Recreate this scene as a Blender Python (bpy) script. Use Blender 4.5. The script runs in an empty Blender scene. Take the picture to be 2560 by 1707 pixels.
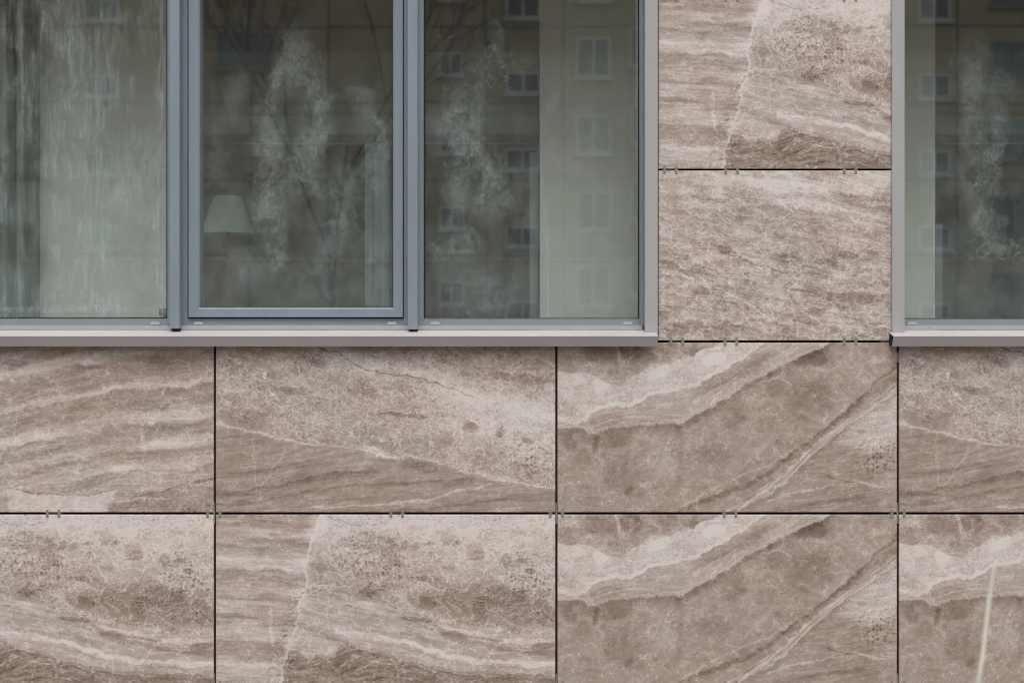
import bpy, bmesh, math, random
from mathutils import Vector, Matrix
random.seed(7)
SC = bpy.context.scene
COL = SC.collection

# ------------------------------------------------------------------ camera, sky, sun, exposure
S = 1.4142e-3            # metres per photo pixel (2560 px wide) on the wall plane
D = 5.2                  # camera to wall
EYE = 1.6                # eye height
cam_d = bpy.data.cameras.new('camera')
cam = bpy.data.objects.new('camera', cam_d)
COL.objects.link(cam)
cam.location = (0, -D, EYE)
cam.rotation_euler = (math.radians(90), 0, 0)
cam_d.sensor_width = 36.0
cam_d.lens = 36.0 * D / (2560 * S)
cam_d.clip_start = 0.05
cam_d.clip_end = 3000
cam_d.dof.use_dof = True
cam_d.dof.focus_distance = D
cam_d.dof.aperture_fstop = 3.4
SC.camera = cam

SUN_EL, SUN_AZ = math.radians(60), math.radians(176)   # azimuth from +Y, clockwise; the sun is behind the camera
w = bpy.data.worlds.new('World')
SC.world = w
w.use_nodes = True
wn, wl = w.node_tree.nodes, w.node_tree.links
wn.clear()
sky = wn.new('ShaderNodeTexSky')
sky.sky_type = 'NISHITA'
sky.sun_disc = False
sky.sun_elevation = SUN_EL
sky.sun_rotation = SUN_AZ
sky.air_density = 1.0
sky.dust_density = 4.0
sky.ozone_density = 1.0
bg = wn.new('ShaderNodeBackground')
bg.inputs['Strength'].default_value = 0.15
wo = wn.new('ShaderNodeOutputWorld')
hs = wn.new('ShaderNodeHueSaturation')      # overcast: the dome is nearly grey
hs.inputs['Saturation'].default_value = 0.35
wl.new(sky.outputs[0], hs.inputs['Color'])
wl.new(hs.outputs[0], bg.inputs[0])
wl.new(bg.outputs[0], wo.inputs[0])
sl = bpy.data.lights.new('sun', 'SUN')
sl.energy = 0.7
sl.angle = math.radians(40)
sl.color = (1.0, 0.97, 0.94)
sun = bpy.data.objects.new('sun', sl)
COL.objects.link(sun)
sd = Vector((math.sin(SUN_AZ) * math.cos(SUN_EL), math.cos(SUN_AZ) * math.cos(SUN_EL), math.sin(SUN_EL)))
sun.rotation_euler = sd.to_track_quat('Z', 'Y').to_euler()
sun.location = sd * 30
SC.view_settings.view_transform = 'Standard'
SC.view_settings.look = 'None'
SC.view_settings.gamma = 1.0
SC.view_settings.use_curve_mapping = False
SC.view_settings.exposure = 0.3
SC.render.engine = 'CYCLES'
SC.cycles.max_bounces = 6
SC.cycles.diffuse_bounces = 4
SC.cycles.glossy_bounces = 3
SC.cycles.transparent_max_bounces = 12
SC.cycles.use_denoising = True
SC.cycles.pixel_filter_type = 'BLACKMAN_HARRIS'
SC.cycles.filter_width = 1.1


def X(px, y=0.0):
    """world x of a photo column for something at depth y (y>0 is behind the wall face)"""
    return (px - 1280) * S * (D + y) / D


def Z(py, y=0.0):
    return EYE + (853 - py) * S * (D + y) / D


# ------------------------------------------------------------------ shader expression helper
def lin(c):
    c = c / 255.0
    return c / 12.92 if c <= 0.04045 else ((c + 0.055) / 1.055) ** 2.4


def rgb(r, g, b):
    return (lin(r), lin(g), lin(b), 1.0)


class V:
    """a float or vector socket with operators"""
    def __init__(self, nt, s):
        self.nt, self.s = nt, s

    def _m(self, op, b=None, c=None, clamp=False, rev=False):
        n = self.nt.nodes.new('ShaderNodeMath')
        n.operation = op
        n.use_clamp = clamp
        args = [self, b, c]
        if rev:
            args[0], args[1] = b, self
        for i, a in enumerate(args):
            if a is None:
                continue
            if isinstance(a, V):
                self.nt.links.new(a.s, n.inputs[i])
            else:
                n.inputs[i].default_value = a
        return V(self.nt, n.outputs[0])

    def __add__(s, o): return s._m('ADD', o)
    __radd__ = __add__
    def __sub__(s, o): return s._m('SUBTRACT', o)
    def __rsub__(s, o): return s._m('SUBTRACT', o, rev=True)
    def __mul__(s, o): return s._m('MULTIPLY', o)
    __rmul__ = __mul__
    def __truediv__(s, o): return s._m('DIVIDE', o)
    def abs(s): return s._m('ABSOLUTE')
    def clamp(s): return s._m('ADD', 0.0, clamp=True)
    def pow(s, p): return s._m('POWER', p)
    def madd(s, a, b): return s._m('MULTIPLY_ADD', a, b)

    def step(s, a, b, lo=0.0, hi=1.0):
        """smoothstep from lo (at a) to hi (at b)"""
        n = s.nt.nodes.new('ShaderNodeMapRange')
        n.interpolation_type = 'SMOOTHSTEP'
        if a > b:
            a, b, lo, hi = b, a, hi, lo
        for i, v in enumerate((a, b, lo, hi)):
            n.inputs[1 + i].default_value = v
        s.nt.links.new(s.s, n.inputs[0])
        return V(s.nt, n.outputs[0])


def mixf(f, a, b):
    nt = f.nt
    n = nt.nodes.new('ShaderNodeMix')
    n.data_type = 'FLOAT'
    nt.links.new(f.s, n.inputs[0])
    for i, a_ in ((2, a), (3, b)):
        if isinstance(a_, V):
            nt.links.new(a_.s, n.inputs[i])
        else:
            n.inputs[i].default_value = a_
    return V(nt, n.outputs[0])


def vec(u, v, wz=0.0):
    nt = u.nt
    n = nt.nodes.new('ShaderNodeCombineXYZ')
    for i, a in enumerate((u, v, wz)):
        if isinstance(a, V):
            nt.links.new(a.s, n.inputs[i])
        else:
            n.inputs[i].default_value = a
    return V(nt, n.outputs[0])


def noise(u, v, fu, fv, off=0.0, detail=4.0, rough=0.55, dist=0.0, ret='Fac'):
    nt = u.nt
    n = nt.nodes.new('ShaderNodeTexNoise')
    n.noise_dimensions = '2D'
    n.inputs['Scale'].default_value = 1.0
    n.inputs['Detail'].default_value = detail
    n.inputs['Roughness'].default_value = rough
    n.inputs['Distortion'].default_value = dist
    nt.links.new(vec(u.madd(fu, off), v.madd(fv, off * 1.7)).s, n.inputs['Vector'])
    return V(nt, n.outputs[ret])


def voro(u, v, size, asp=1.0, off=0.0, feature='DISTANCE_TO_EDGE', out='Distance', rnd=1.0):
    nt = u.nt
    n = nt.nodes.new('ShaderNodeTexVoronoi')
    n.voronoi_dimensions = '2D'
    n.feature = feature
    n.inputs['Scale'].default_value = 1.0
    n.inputs['Randomness'].default_value = rnd
    nt.links.new(vec(u.madd(1.0 / (size * asp), off), v.madd(1.0 / size, off)).s, n.inputs['Vector'])
    return V(nt, n.outputs[out])


def split(c):
    n = c.nt.nodes.new('ShaderNodeSeparateXYZ')
    c.nt.links.new(c.s, n.inputs[0])
    return [V(c.nt, o) for o in n.outputs]


def curve(u, pts, lo_u=0.0, hi_u=848.0, lo_v=-150.0, hi_v=600.0):
    """value of a hand drawn line v = f(u)"""
    nt = u.nt
    n = nt.nodes.new('ShaderNodeFloatCurve')
    c = n.mapping.curves[0]
    p = [((a - lo_u) / (hi_u - lo_u), (b - lo_v) / (hi_v - lo_v)) for a, b in pts]
    p = [(min(1, max(0, a)), min(1, max(0, b))) for a, b in p]
    if p[0][0] > 0.001:
        p.insert(0, (0.0, p[0][1]))
    if p[-1][0] < 0.999:
        p.append((1.0, p[-1][1]))
    while len(c.points) < len(p):
        c.points.new(0.5, 0.5)
    for q, (a, b) in zip(c.points, p):
        q.location = (a, b)
        q.handle_type = 'AUTO_CLAMPED'
    n.mapping.update()
    nt.links.new(((u - lo_u) * (1.0 / (hi_u - lo_u))).s, n.inputs['Value'])
    return V(nt, n.outputs[0]).madd(hi_v - lo_v, lo_v)


def blob(P, cu, cv, ru, rv, ang=0.0, e=0.25):
    """soft ellipse: 1 inside, 0 outside"""
    nt = P.nt
    m = nt.nodes.new('ShaderNodeMapping')
    m.vector_type = 'TEXTURE'
    m.inputs['Location'].default_value = (cu, cv, 0)
    m.inputs['Rotation'].default_value = (0, 0, math.radians(ang))
    m.inputs['Scale'].default_value = (ru, rv, 1)
    nt.links.new(P.s, m.inputs['Vector'])
    ln = nt.nodes.new('ShaderNodeVectorMath')
    ln.operation = 'LENGTH'
    nt.links.new(m.outputs[0], ln.inputs[0])
    return V(nt, ln.outputs['Value']).step(1 + e, max(0.0, 1 - e))


def ramp(f, stops):
    nt = f.nt
    n = nt.nodes.new('ShaderNodeValToRGB')
    e = n.color_ramp.elements
    while len(e) < len(stops):
        e.new(0.5)
    for el, (p, c) in zip(e, stops):
        el.position = p
        el.color = c
    nt.links.new(f.s, n.inputs[0])
    return V(nt, n.outputs[0])


def new_mat(name):
    m = bpy.data.materials.new(name)
    m.use_nodes = True
    nt = m.node_tree
    nt.nodes.clear()
    out = nt.nodes.new('ShaderNodeOutputMaterial')
    return m, nt, out


# ------------------------------------------------------------------ marble print patterns
STOPS = [(0.0, rgb(98, 82, 73)), (0.25, rgb(133, 116, 105)), (0.5, rgb(162, 146, 136)),
         (0.75, rgb(192, 180, 172)), (1.0, rgb(219, 211, 206))]


class Print:
    """one marble print in pixel units: u 0..848, v 0..424 (v downwards)"""
    def __init__(self, name):
        self.mat, self.nt, self.out = new_mat(name)
        nt = self.nt
        uvn = nt.nodes.new('ShaderNodeUVMap')
        uvn.uv_map = 'UVMap'
        s = split(V(nt, uvn.outputs[0]))
        self.u, self.v = s[0] * 848.0, s[1] * 424.0
        self.wc = split(noise(self.u, self.v, 0.02, 0.03, 3.1, 6, 0.65, ret='Color'))
        wf = split(noise(self.u, self.v, 0.13, 0.16, 7.7, 4, 0.7, ret='Color'))
        du, dv = (self.wc[0] - 0.5), (self.wc[1] - 0.5)
        self.du, self.dv = du, dv
        # gently warped coordinates for edges and strongly warped ones for veins
        self.pu = self.u + du * 34.0 + (wf[0] - 0.5) * 9.0
        self.pv = self.v + dv * 26.0 + (wf[1] - 0.5) * 9.0
        self.P = vec(self.pu, self.pv)
        self.P2 = vec(self.u + du * 16.0 + (wf[0] - 0.5) * 14.0, self.v + dv * 13.0 + (wf[1] - 0.5) * 12.0)
        self.qu = self.u + du * 90.0 + (wf[0] - 0.5) * 14
        self.qv = self.v + dv * 70.0 + (wf[1] - 0.5) * 14
        self.t = None

    def streaks(self, flow, k1=0.34, k2=0.20, seed=0.0):
        b = self.v - flow + self.dv * 14.0
        n1 = noise(self.u + self.du * 60, b, 0.0065, 0.055, 11.0 + seed, 5, 0.6)
        n2 = noise(self.u, b, 0.02, 0.42, 21.0 + seed, 4, 0.65)
        n3 = noise(self.u + self.du * 40, b, 0.012, 0.15, 31.0 + seed, 5, 0.7)
        return (n1 - 0.5) * (k1 * 2.2) + (n2 - 0.5) * k2 + (n3 - 0.5) * k2 * 2.4

    def mottle(self, k=0.3, seed=0.0):
        n1 = noise(self.qu, self.qv, 0.011, 0.017, 41 + seed, 7, 0.66)
        return (n1 - 0.5) * k * 2.0

    def net(self, k=0.3, seed=0.0, gate=0.5):
        """crisp crackle of thin pale veins, in patches"""
        w1 = split(noise(self.u, self.v, 0.10, 0.12, seed + 2.2, 4, 0.75, ret='Color'))
        a = self.u + (w1[0] - 0.5) * 20.0 + self.du * 40.0
        b = self.v + (w1[1] - 0.5) * 18.0 + self.dv * 34.0
        e1 = voro(a, b, 17, 1.5, seed)
        e2 = voro(a, b, 42, 1.6, seed + 5)
        e3 = voro(a, b, 8, 1.4, seed + 8)
        g = noise(self.u, self.v, 0.016, 0.024, seed + 6, 4, 0.6)
        return (e1.step(0.075, 0.0) * g.step(gate - 0.04, gate + 0.06) + e2.step(0.035, 0.0) * g.step(gate + 0.08, gate - 0.04) + e3.step(0.13, 0.0) * g.step(gate + 0.07, gate + 0.14) * 0.9) * k

    def hairs(self, deg, k=0.2, seed=0.0):
        """long pale and dark hairlines running at an angle"""
        c_, s_ = math.cos(math.radians(deg)), math.sin(math.radians(deg))
        a = self.u * c_ + self.v * s_ + self.du * 40.0
        b = self.v * c_ - self.u * s_ + self.dv * 40.0
        n1 = noise(a, b, 0.011, 0.060, 61 + seed, 6, 0.62)
        n2 = noise(a, b, 0.020, 0.30, 65 + seed, 4, 0.65)
        g = noise(self.u, self.v, 0.012, 0.018, 68 + seed, 3, 0.5)
        return ((n1 - 0.5).abs().step(0.014, 0.0) * g.step(0.40, 0.56) + (n1 - 0.40).abs().step(0.008, 0.0) * g.step(0.58, 0.46) * -0.8 + (n2 - 0.5) * 0.55) * k

    def breccia(self, small=9.0, big=30.0, k=1.0, seed=0.0):
        e1 = voro(self.pu, self.pv, small, 1.25, 5 + seed)
        e2 = voro(self.qu, self.qv, big, 1.35, 9 + seed)
        r1 = voro(self.pu, self.pv, small * 0.8, 1.3, 2 + seed, 'F1', 'Distance')
        c1 = split(voro(self.pu, self.pv, small * 0.8, 1.3, 2 + seed, 'F1', 'Color'))[0]
        c2 = split(voro(self.qu, self.qv, big, 1.35, 9 + seed, 'F1', 'Color'))[0]
        m = noise(self.u, self.v, 0.025, 0.035, 55 + seed, 4, 0.6)
        m1 = m.step(0.40, 0.58)
        veins = e1.step(0.20, 0.02) * m1 * 0.20 + e2.step(0.085, 0.0) * 0.26 * (m.step(0.66, 0.42))
        clast = c1.step(0.62, 0.72) * r1.step(0.50, 0.30) * m1 * -0.27 + (c2 - 0.5) * -0.16 * m.step(0.62, 0.42)
        return (veins + clast) * k

    def grain(self, k=1.0):
        return k * (noise(self.u, self.v, 0.45, 0.5, 71, 3, 0.8) - 0.5) * 0.42 + k * (noise(self.qu, self.qv, 0.09, 0.13, 81, 6, 0.8) - 0.5) * 0.50

    def threads(self, k=0.2, seed=0.0):
        """thin pale broken lines that wander over everything"""
        a = noise(self.qu, self.qv, 0.016, 0.020, 91 + seed, 5, 0.6)
        b = noise(self.pu, self.pv, 0.03, 0.022, 97 + seed, 4, 0.6)
        g = noise(self.u, self.v, 0.02, 0.02, 99 + seed, 2, 0.5).step(0.42, 0.62)
        c = noise(self.u + self.du * 50, self.v + self.dv * 50, 0.045, 0.06, 93 + seed, 5, 0.6)
        h = noise(self.u, self.v, 0.013, 0.017, 94 + seed, 2, 0.5)
        fine = (c - 0.5).abs().step(0.016, 0.0) * h.step(0.46, 0.58) * 0.85
        dark = (c - 0.40).abs().step(0.010, 0.0) * h.step(0.54, 0.42) * -0.7
        return ((a - 0.5).abs().step(0.012, 0.0) + (b - 0.47).abs().step(0.009, 0.0) * 0.8) * g * k * 1.3 + (fine + dark) * k * 1.15

    def ln(self, pts, wdt, amp, u0=None, u1=None, below=None, fine=True):
        """thin line or band along a drawn curve; `below` gives it a longer soft side underneath"""
        uu, vv = (self.pu, self.pv)
        d = vv - curve(uu, pts)
        if below:
            m = d.step(-wdt, 0.0) * d.step(below, wdt * 0.3)
        else:
            m = d.abs().step(wdt, wdt * 0.25)
        if u0 is not None:
            m = m * self.pu.step(u0 - 8, u0 + 8)
        if u1 is not None:
            m = m * self.pu.step(u1 + 8, u1 - 8)
        if fine:
            g = noise(self.u, vv, 0.03, 0.25, wdt, 3, 0.7)
            m = m * g.step(0.22, 0.55)
        return m * amp

    def bl(self, cu, cv, ru, rv, amp, ang=0.0, e=0.18):
        return blob(self.P if ru > 45 else self.P2, cu, cv, ru, rv, ang, e) * amp

    def finish(self, t, grey=None):
        nt = self.nt
        t = ((t - 0.5) * 1.12 + 0.525).clamp()
        c = ramp(t, STOPS)
        # slow drift between a pinker and a greyer brown
        h = noise(self.u, self.v, 0.004, 0.007, 3.3, 2, 0.5).step(0.35, 0.65)
        mx = nt.nodes.new('ShaderNodeMix')
        mx.data_type = 'RGBA'
        mx.blend_type = 'MULTIPLY'
        mx.inputs[0].default_value = 1.0
        nt.links.new(c.s, mx.inputs[6])
        tint = ramp(h, [(0.0, (1.0, 0.975, 0.95, 1)), (1.0, (0.985, 0.99, 0.995, 1))])
        nt.links.new(tint.s, mx.inputs[7])
        bs = nt.nodes.new('ShaderNodeBsdfPrincipled')
        nt.links.new(mx.outputs[2], bs.inputs['Base Color'])
        bs.inputs['Roughness'].default_value = 0.5
        bs.inputs['Specular IOR Level'].default_value = 0.25
        nt.links.new(bs.outputs[0], self.out.inputs[0])
        return self.mat


def print_seam():
    p = Print('marble_print_seam')
    seam = curve(p.pv, [(0, 262), (38, 249), (94, 230), (131, 227), (186, 223), (220, 212), (264, 203), (316, 188), (353, 175), (424, 160)],
                 0, 424, 0, 848)
    ds = p.pu - seam
    left = ds.step(3, -3)
    # left of the seam: flat bedding
    fl = p.u * 0.05
    L = p.streaks(fl, 0.30, 0.20, 1.0) + p.hairs(4, 0.3, 1) + p.breccia(14, 50, 0.2, 4) + 0.58
    vb = p.v - fl + p.dv * 30.0
    prof = curve(vb, [(0, 340), (16, 330), (30, 520), (48, 560), (60, 360), (78, 400), (95, 560), (108, 700), (124, 740), (136, 420), (160, 380),
                      (176, 520), (188, 640), (203, 400), (215, 560), (245, 500), (258, 360), (275, 620), (302, 660), (316, 380), (345, 330),
                      (358, 520), (372, 720), (382, 520), (400, 600), (424, 560)], 0, 424, 0, 1000) * 0.001
    L = L + (prof - 0.5) * 0.62
    # right of the seam, above the dark diagonal: speckled breccia
    dg_pts = [(200, 180), (304, 194), (378, 207), (463, 235), (556, 266), (640, 285), (750, 300), (848, 305)]
    dg = p.pv - curve(p.pu, dg_pts)
    R1 = p.mottle(0.22, 2) + p.breccia(8, 34, 0.8, 2) + p.hairs(14, 0.22, 2) + 0.58
    R1 = R1 + p.pv.step(95, 10) * 0.16
    R1 = R1 - blob(p.P, 400, 70, 105, 20, 4, 0.5) * 0.20
    R1 = R1 - blob(p.P, 690, 228, 190, 46, 8, 0.5) * 0.24 - blob(p.P, 380, 150, 130, 50, 5, 0.6) * 0.06
    R1 = R1 + blob(p.P, 640, 60, 190, 50, 8, 0.6) * 0.10
    for a in ((534, 72, 12, 6, -.22), (592, 71, 24, 8, -.16), (652, 101, 20, 14, -.24, -15), (724, 114, 14, 17, -.22), (763, 114, 13, 7, -.2),
              (378, 196, 22, 11, -.22, 8), (420, 184, 16, 8, -.14), (519, 162, 20, 8, -.2, 12), (526, 223, 24, 19, -.14, 10),
              (745, 201, 30, 17, -.13, 8), (611, 246, 40, 20, -.02, 12), (667, 222, 30, 20, -.10, -15), (785, 141, 16, 7, -.26, 10)):
        R1 = R1 + p.bl(*a[:4], a[4], *(a[5:6]))
    R1 = R1 + p.ln([(0, 0), (264, 2), (312, 16), (360, 31), (420, 60)], 2.2, -0.30, 262, 362)
    # fine dark cluster near the right edge
    R1 = cluster(p, R1, 785, 160, 66, 46, 4.4)
    R1 = cluster(p, R1, 395, 130, 110, 42, 2.4)
    # below: bedding that dips to the right
    flow = curve(p.u, [(0, 250), (220, 268), (304, 288), (378, 303), (434, 311), (490, 322), (545, 342), (619, 360), (730, 370), (848, 375)])
    R2 = p.streaks(flow, 0.26, 0.20, 5.0) + 0.60
    R2 = R2 + p.ln([(0, 250), (220, 268), (304, 288), (378, 303), (434, 311), (490, 322), (545, 342), (619, 360), (730, 370), (848, 375)], 11, 0.34, 300, 900)
    R2 = R2 + p.ln([(0, 270), (500, 272), (567, 280), (656, 297), (750, 314), (848, 314)], 7, 0.22, 560, 900)
    R2 = R2 + p.ln([(0, 270), (500, 286), (567, 300), (656, 320), (750, 338), (848, 345)], 16, -0.16, 560, 900)
    R2 = R2 + p.bl(500, 262, 42, 6, -0.26, 8) + p.bl(600, 301, 38, 7, -0.2, 10) + p.bl(693, 310, 30, 7, -0.22, 4) + p.bl(820, 328, 26, 9, -0.14)
    R = mixf(dg.step(-3, 3), R1, R2)
    R = R + p.ln(dg_pts, 2.2, -0.26, 240, 570)
    dk_pts = [(0, 340), (186, 336), (230, 352), (290, 346), (323, 320), (400, 344), (500, 368), (600, 386), (730, 396), (848, 400)]
    dk = p.pv - curve(p.pu, dk_pts)
    bot = p.streaks(curve(p.u, [(0, 400), (250, 390), (420, 345), (600, 385), (848, 400)]), 0.18, 0.36, 8.0) + 0.30 + p.breccia(14, 50, 0.6, 7)
    R = mixf(dk.step(-5, 9), R, bot)
    for pts in ([(310, 324), (340, 350), (420, 372), (500, 392)], [(330, 395), (390, 372), (430, 366)], [(400, 362), (520, 380), (640, 398), (700, 404)]):
        R = R + p.ln(pts, 2.0, 0.30, pts[0][0], pts[-1][0])
    t = mixf(left, R, L)
    # the seam itself, a pale healed crack with a tangled zone left of it
    t = t + ds.abs().step(5.5, 0.5) * 0.20 + ds.abs().step(26, 0) * 0.07
    tang = ds.step(-46, -30) * left * p.pv.step(150, 190)
    t = t + tang * (p.breccia(13, 26, 0.9, 3) - 0.10)
    s2 = p.pu - curve(p.pv, [(0, 122), (215, 128), (250, 138), (310, 140), (360, 148), (424, 150)], 0, 424, 0, 848)
    t = t + s2.abs().step(4.5, 0.5) * p.pv.step(212, 240) * p.pv.step(400, 370) * 0.18
    t = t + blob(p.P, 258, 30, 30, 26, 100, 0.6) * 0.18
    t = t + p.threads(0.20, 1) + p.net(0.30, 1) * (1.0 - left * 0.5) + p.grain(0.9)
    return p.finish(t)


def print_breccia():
    p = Print('marble_print_breccia')
    t = p.mottle(0.22, 12) + p.breccia(8, 44, 0.55, 12) + p.hairs(12, 0.50, 12) + 0.56
    t = t + p.pv.step(110, 0) * 0.12
    # coarse pebbly lower half
    low = p.pv.step(150, 215)
    t = t + low * (p.breccia(24, 64, 0.5, 17) + p.hairs(26, 0.22, 17) - 0.05)
    for a in ((165, 195, 18, 12, -.2, 8), (205, 183, 14, 8, -.14, 12), (301, 168, 20, 9, -.18, 10), (310, 222, 20, 15, -.16), (395, 249, 38, 19, -.13, 12),
              (479, 216, 30, 15, -.13, 10), (530, 207, 27, 14, -.16, 8), (428, 222, 20, 17, -.15), (30, 232, 34, 14, -.18, -6), (60, 250, 50, 9, -.14, 8),
              (20, 350, 40, 18, -.12), (130, 315, 60, 14, -.10, 14), (240, 120, 60, 9, -.10, 8), (110, 70, 60, 10, -.08, 8), (520, 70, 70, 8, -.16, 5),
              (500, 320, 70, 14, -.16, 6), (360, 360, 70, 12, -.1, -20), (190, 390, 60, 14, -.1, -12), (60, 395, 80, 14, -.12, -6)):
        t = t + p.bl(*a[:4], a[4], a[5] if len(a) > 5 else 0, 0.35)
    t = t + p.bl(100, 225, 46, 9, 0.16, -8, 0.4) + p.bl(430, 95, 160, 12, 0.16, 8, 0.6) + p.bl(330, 40, 200, 16, 0.14, 4, 0.6) + p.bl(510, 300, 60, 7, 0.16, 5, 0.5) + p.bl(420, 375, 90, 8, 0.12, 12, 0.5) + p.bl(60, 260, 60, 4, 0.2, 24, 0.5)
    t = t + p.ln([(0, 180), (97, 195), (178, 209), (271, 241), (350, 262), (420, 290)], 2.2, -0.26, 80, 350)
    t = t + p.ln([(0, 215), (40, 225), (90, 258), (150, 292), (210, 322), (300, 372)], 3.0, 0.26, 10, 300)
    t = t + p.ln([(0, 300), (280, 268), (340, 296), (420, 318), (560, 400)], 2.0, -0.22, 340, 560)
    t = t + p.streaks(p.u * 0.17, 0.20, 0.18, 14.0)
    t = t + p.threads(0.2, 5) + p.net(0.28, 5, 0.52) + p.grain(0.9)
    return p.finish(t)


def print_waves():
    p = Print('marble_print_waves')
    main = [(0, 215), (150, 208), (314, 178), (426, 150), (538, 131), (595, 115), (679, 110), (791, 104), (848, 95)]
    flow = curve(p.u, main)
    t = p.streaks(flow, 0.20, 0.16, 3.0) + 0.52
    d = p.pv - curve(p.pu, main)
    prof = curve(d, [(-170, 560), (-112, 520), (-98, 660), (-88, 700), (-78, 480), (-60, 400), (-30, 420), (-12, 520), (-4, 720), (4, 640), (8, 380), (30, 420),
                     (55, 440), (66, 640), (85, 660), (100, 420), (120, 440), (135, 540), (150, 640), (165, 470), (188, 620), (202, 700), (212, 500),
                     (240, 560), (280, 540)], -170, 300, 0, 1000) * 0.001
    t = t + (prof - 0.52) * 0.80
    t = t + p.bl(760, 245, 80, 12, 0.20, -6, 0.5) + p.bl(380, 240, 70, 12, 0.16, -10, 0.5) + p.bl(400, 265, 60, 9, 0.10, -10, 0.6)
    t = t + p.bl(340, 48, 40, 8, -0.18, 6, 0.4) + p.bl(540, 60, 90, 5, -0.14, 2, 0.5) + p.bl(760, 40, 90, 22, -0.10, -6, 0.6)
    t = t + p.bl(620, 316, 30, 9, 0.2, -6) + p.bl(700, 325, 70, 9, 0.14, -2, 0.5) + p.bl(760, 172, 70, 26, 0.08, -10, 0.6)
    # pale slab along the foot with a dark upper line, dark stone right of it
    top = [(0, 360), (336, 366), (400, 376), (470, 381), (540, 378), (610, 370), (848, 360)]
    dtp = p.pv - curve(p.pu, top)
    ed = p.pu + (p.pv - 395) * 0.62
    slab = dtp.step(-1, 3) * ed.step(600, 588) * p.pu.step(330, 340)
    t = mixf(slab, t, p.mottle(0.2, 3) + 0.74)
    t = t + dtp.abs().step(2.0, 0.4) * p.pu.step(330, 350) * p.pu.step(612, 600) * -0.32
    drk = ed.step(592, 604) * (p.pv - curve(p.pu, [(0, 400), (560, 392), (650, 385), (720, 372), (780, 352), (848, 358)])).step(-2, 3)
    t = mixf(drk, t, p.mottle(0.3, 4) + p.breccia(10, 30, 0.6, 5) + 0.40)
    t = t + p.ln([(0, 400), (560, 392), (650, 385), (720, 372), (780, 352), (848, 340)], 2.0, -0.3, 640, 860)
    t = t + p.ln([(0, 400), (560, 396), (650, 391), (720, 390), (780, 380), (848, 366)], 3.0, 0.26, 600, 730)
    v1 = p.pu - curve(p.pv, [(0, 430), (90, 415), (120, 395), (200, 352), (300, 350), (424, 340)], 0, 424, 0, 848)
    t = t + v1.abs().step(2.2, 0.3) * p.pv.step(130, 150) * p.pv.step(270, 240) * 0.22
    t = t + p.breccia(12, 44, 0.26, 21) + p.hairs(-12, 0.24, 21) + p.threads(0.26, 7) + p.net(0.22, 7, 0.54) + p.grain(0.9)
    return p.finish(t)


def cluster(p, t, cu, cv, ru, rv, seed):
    """tangle of pale hairlines over small dark clasts"""
    w1 = split(noise(p.u, p.v, 0.16, 0.18, seed, 4, 0.75, ret='Color'))
    a, b = p.u + (w1[0] - 0.5) * 17.0, p.v + (w1[1] - 0.5) * 15.0
    e3 = voro(a, b, 9, 1.15, seed)
    e4 = voro(a, b, 19, 1.3, seed + 3)
    c3 = split(voro(a, b, 9, 1.15, seed, 'F1', 'Color'))[0]
    cl = blob(p.P, cu, cv, ru, rv, 12, 0.7)
    return t + cl * (e3.step(0.06, 0.30) * c3.step(0.25, 0.8) * -0.40 + e4.step(0.10, 0.0) * 0.18 + 0.04)


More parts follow.
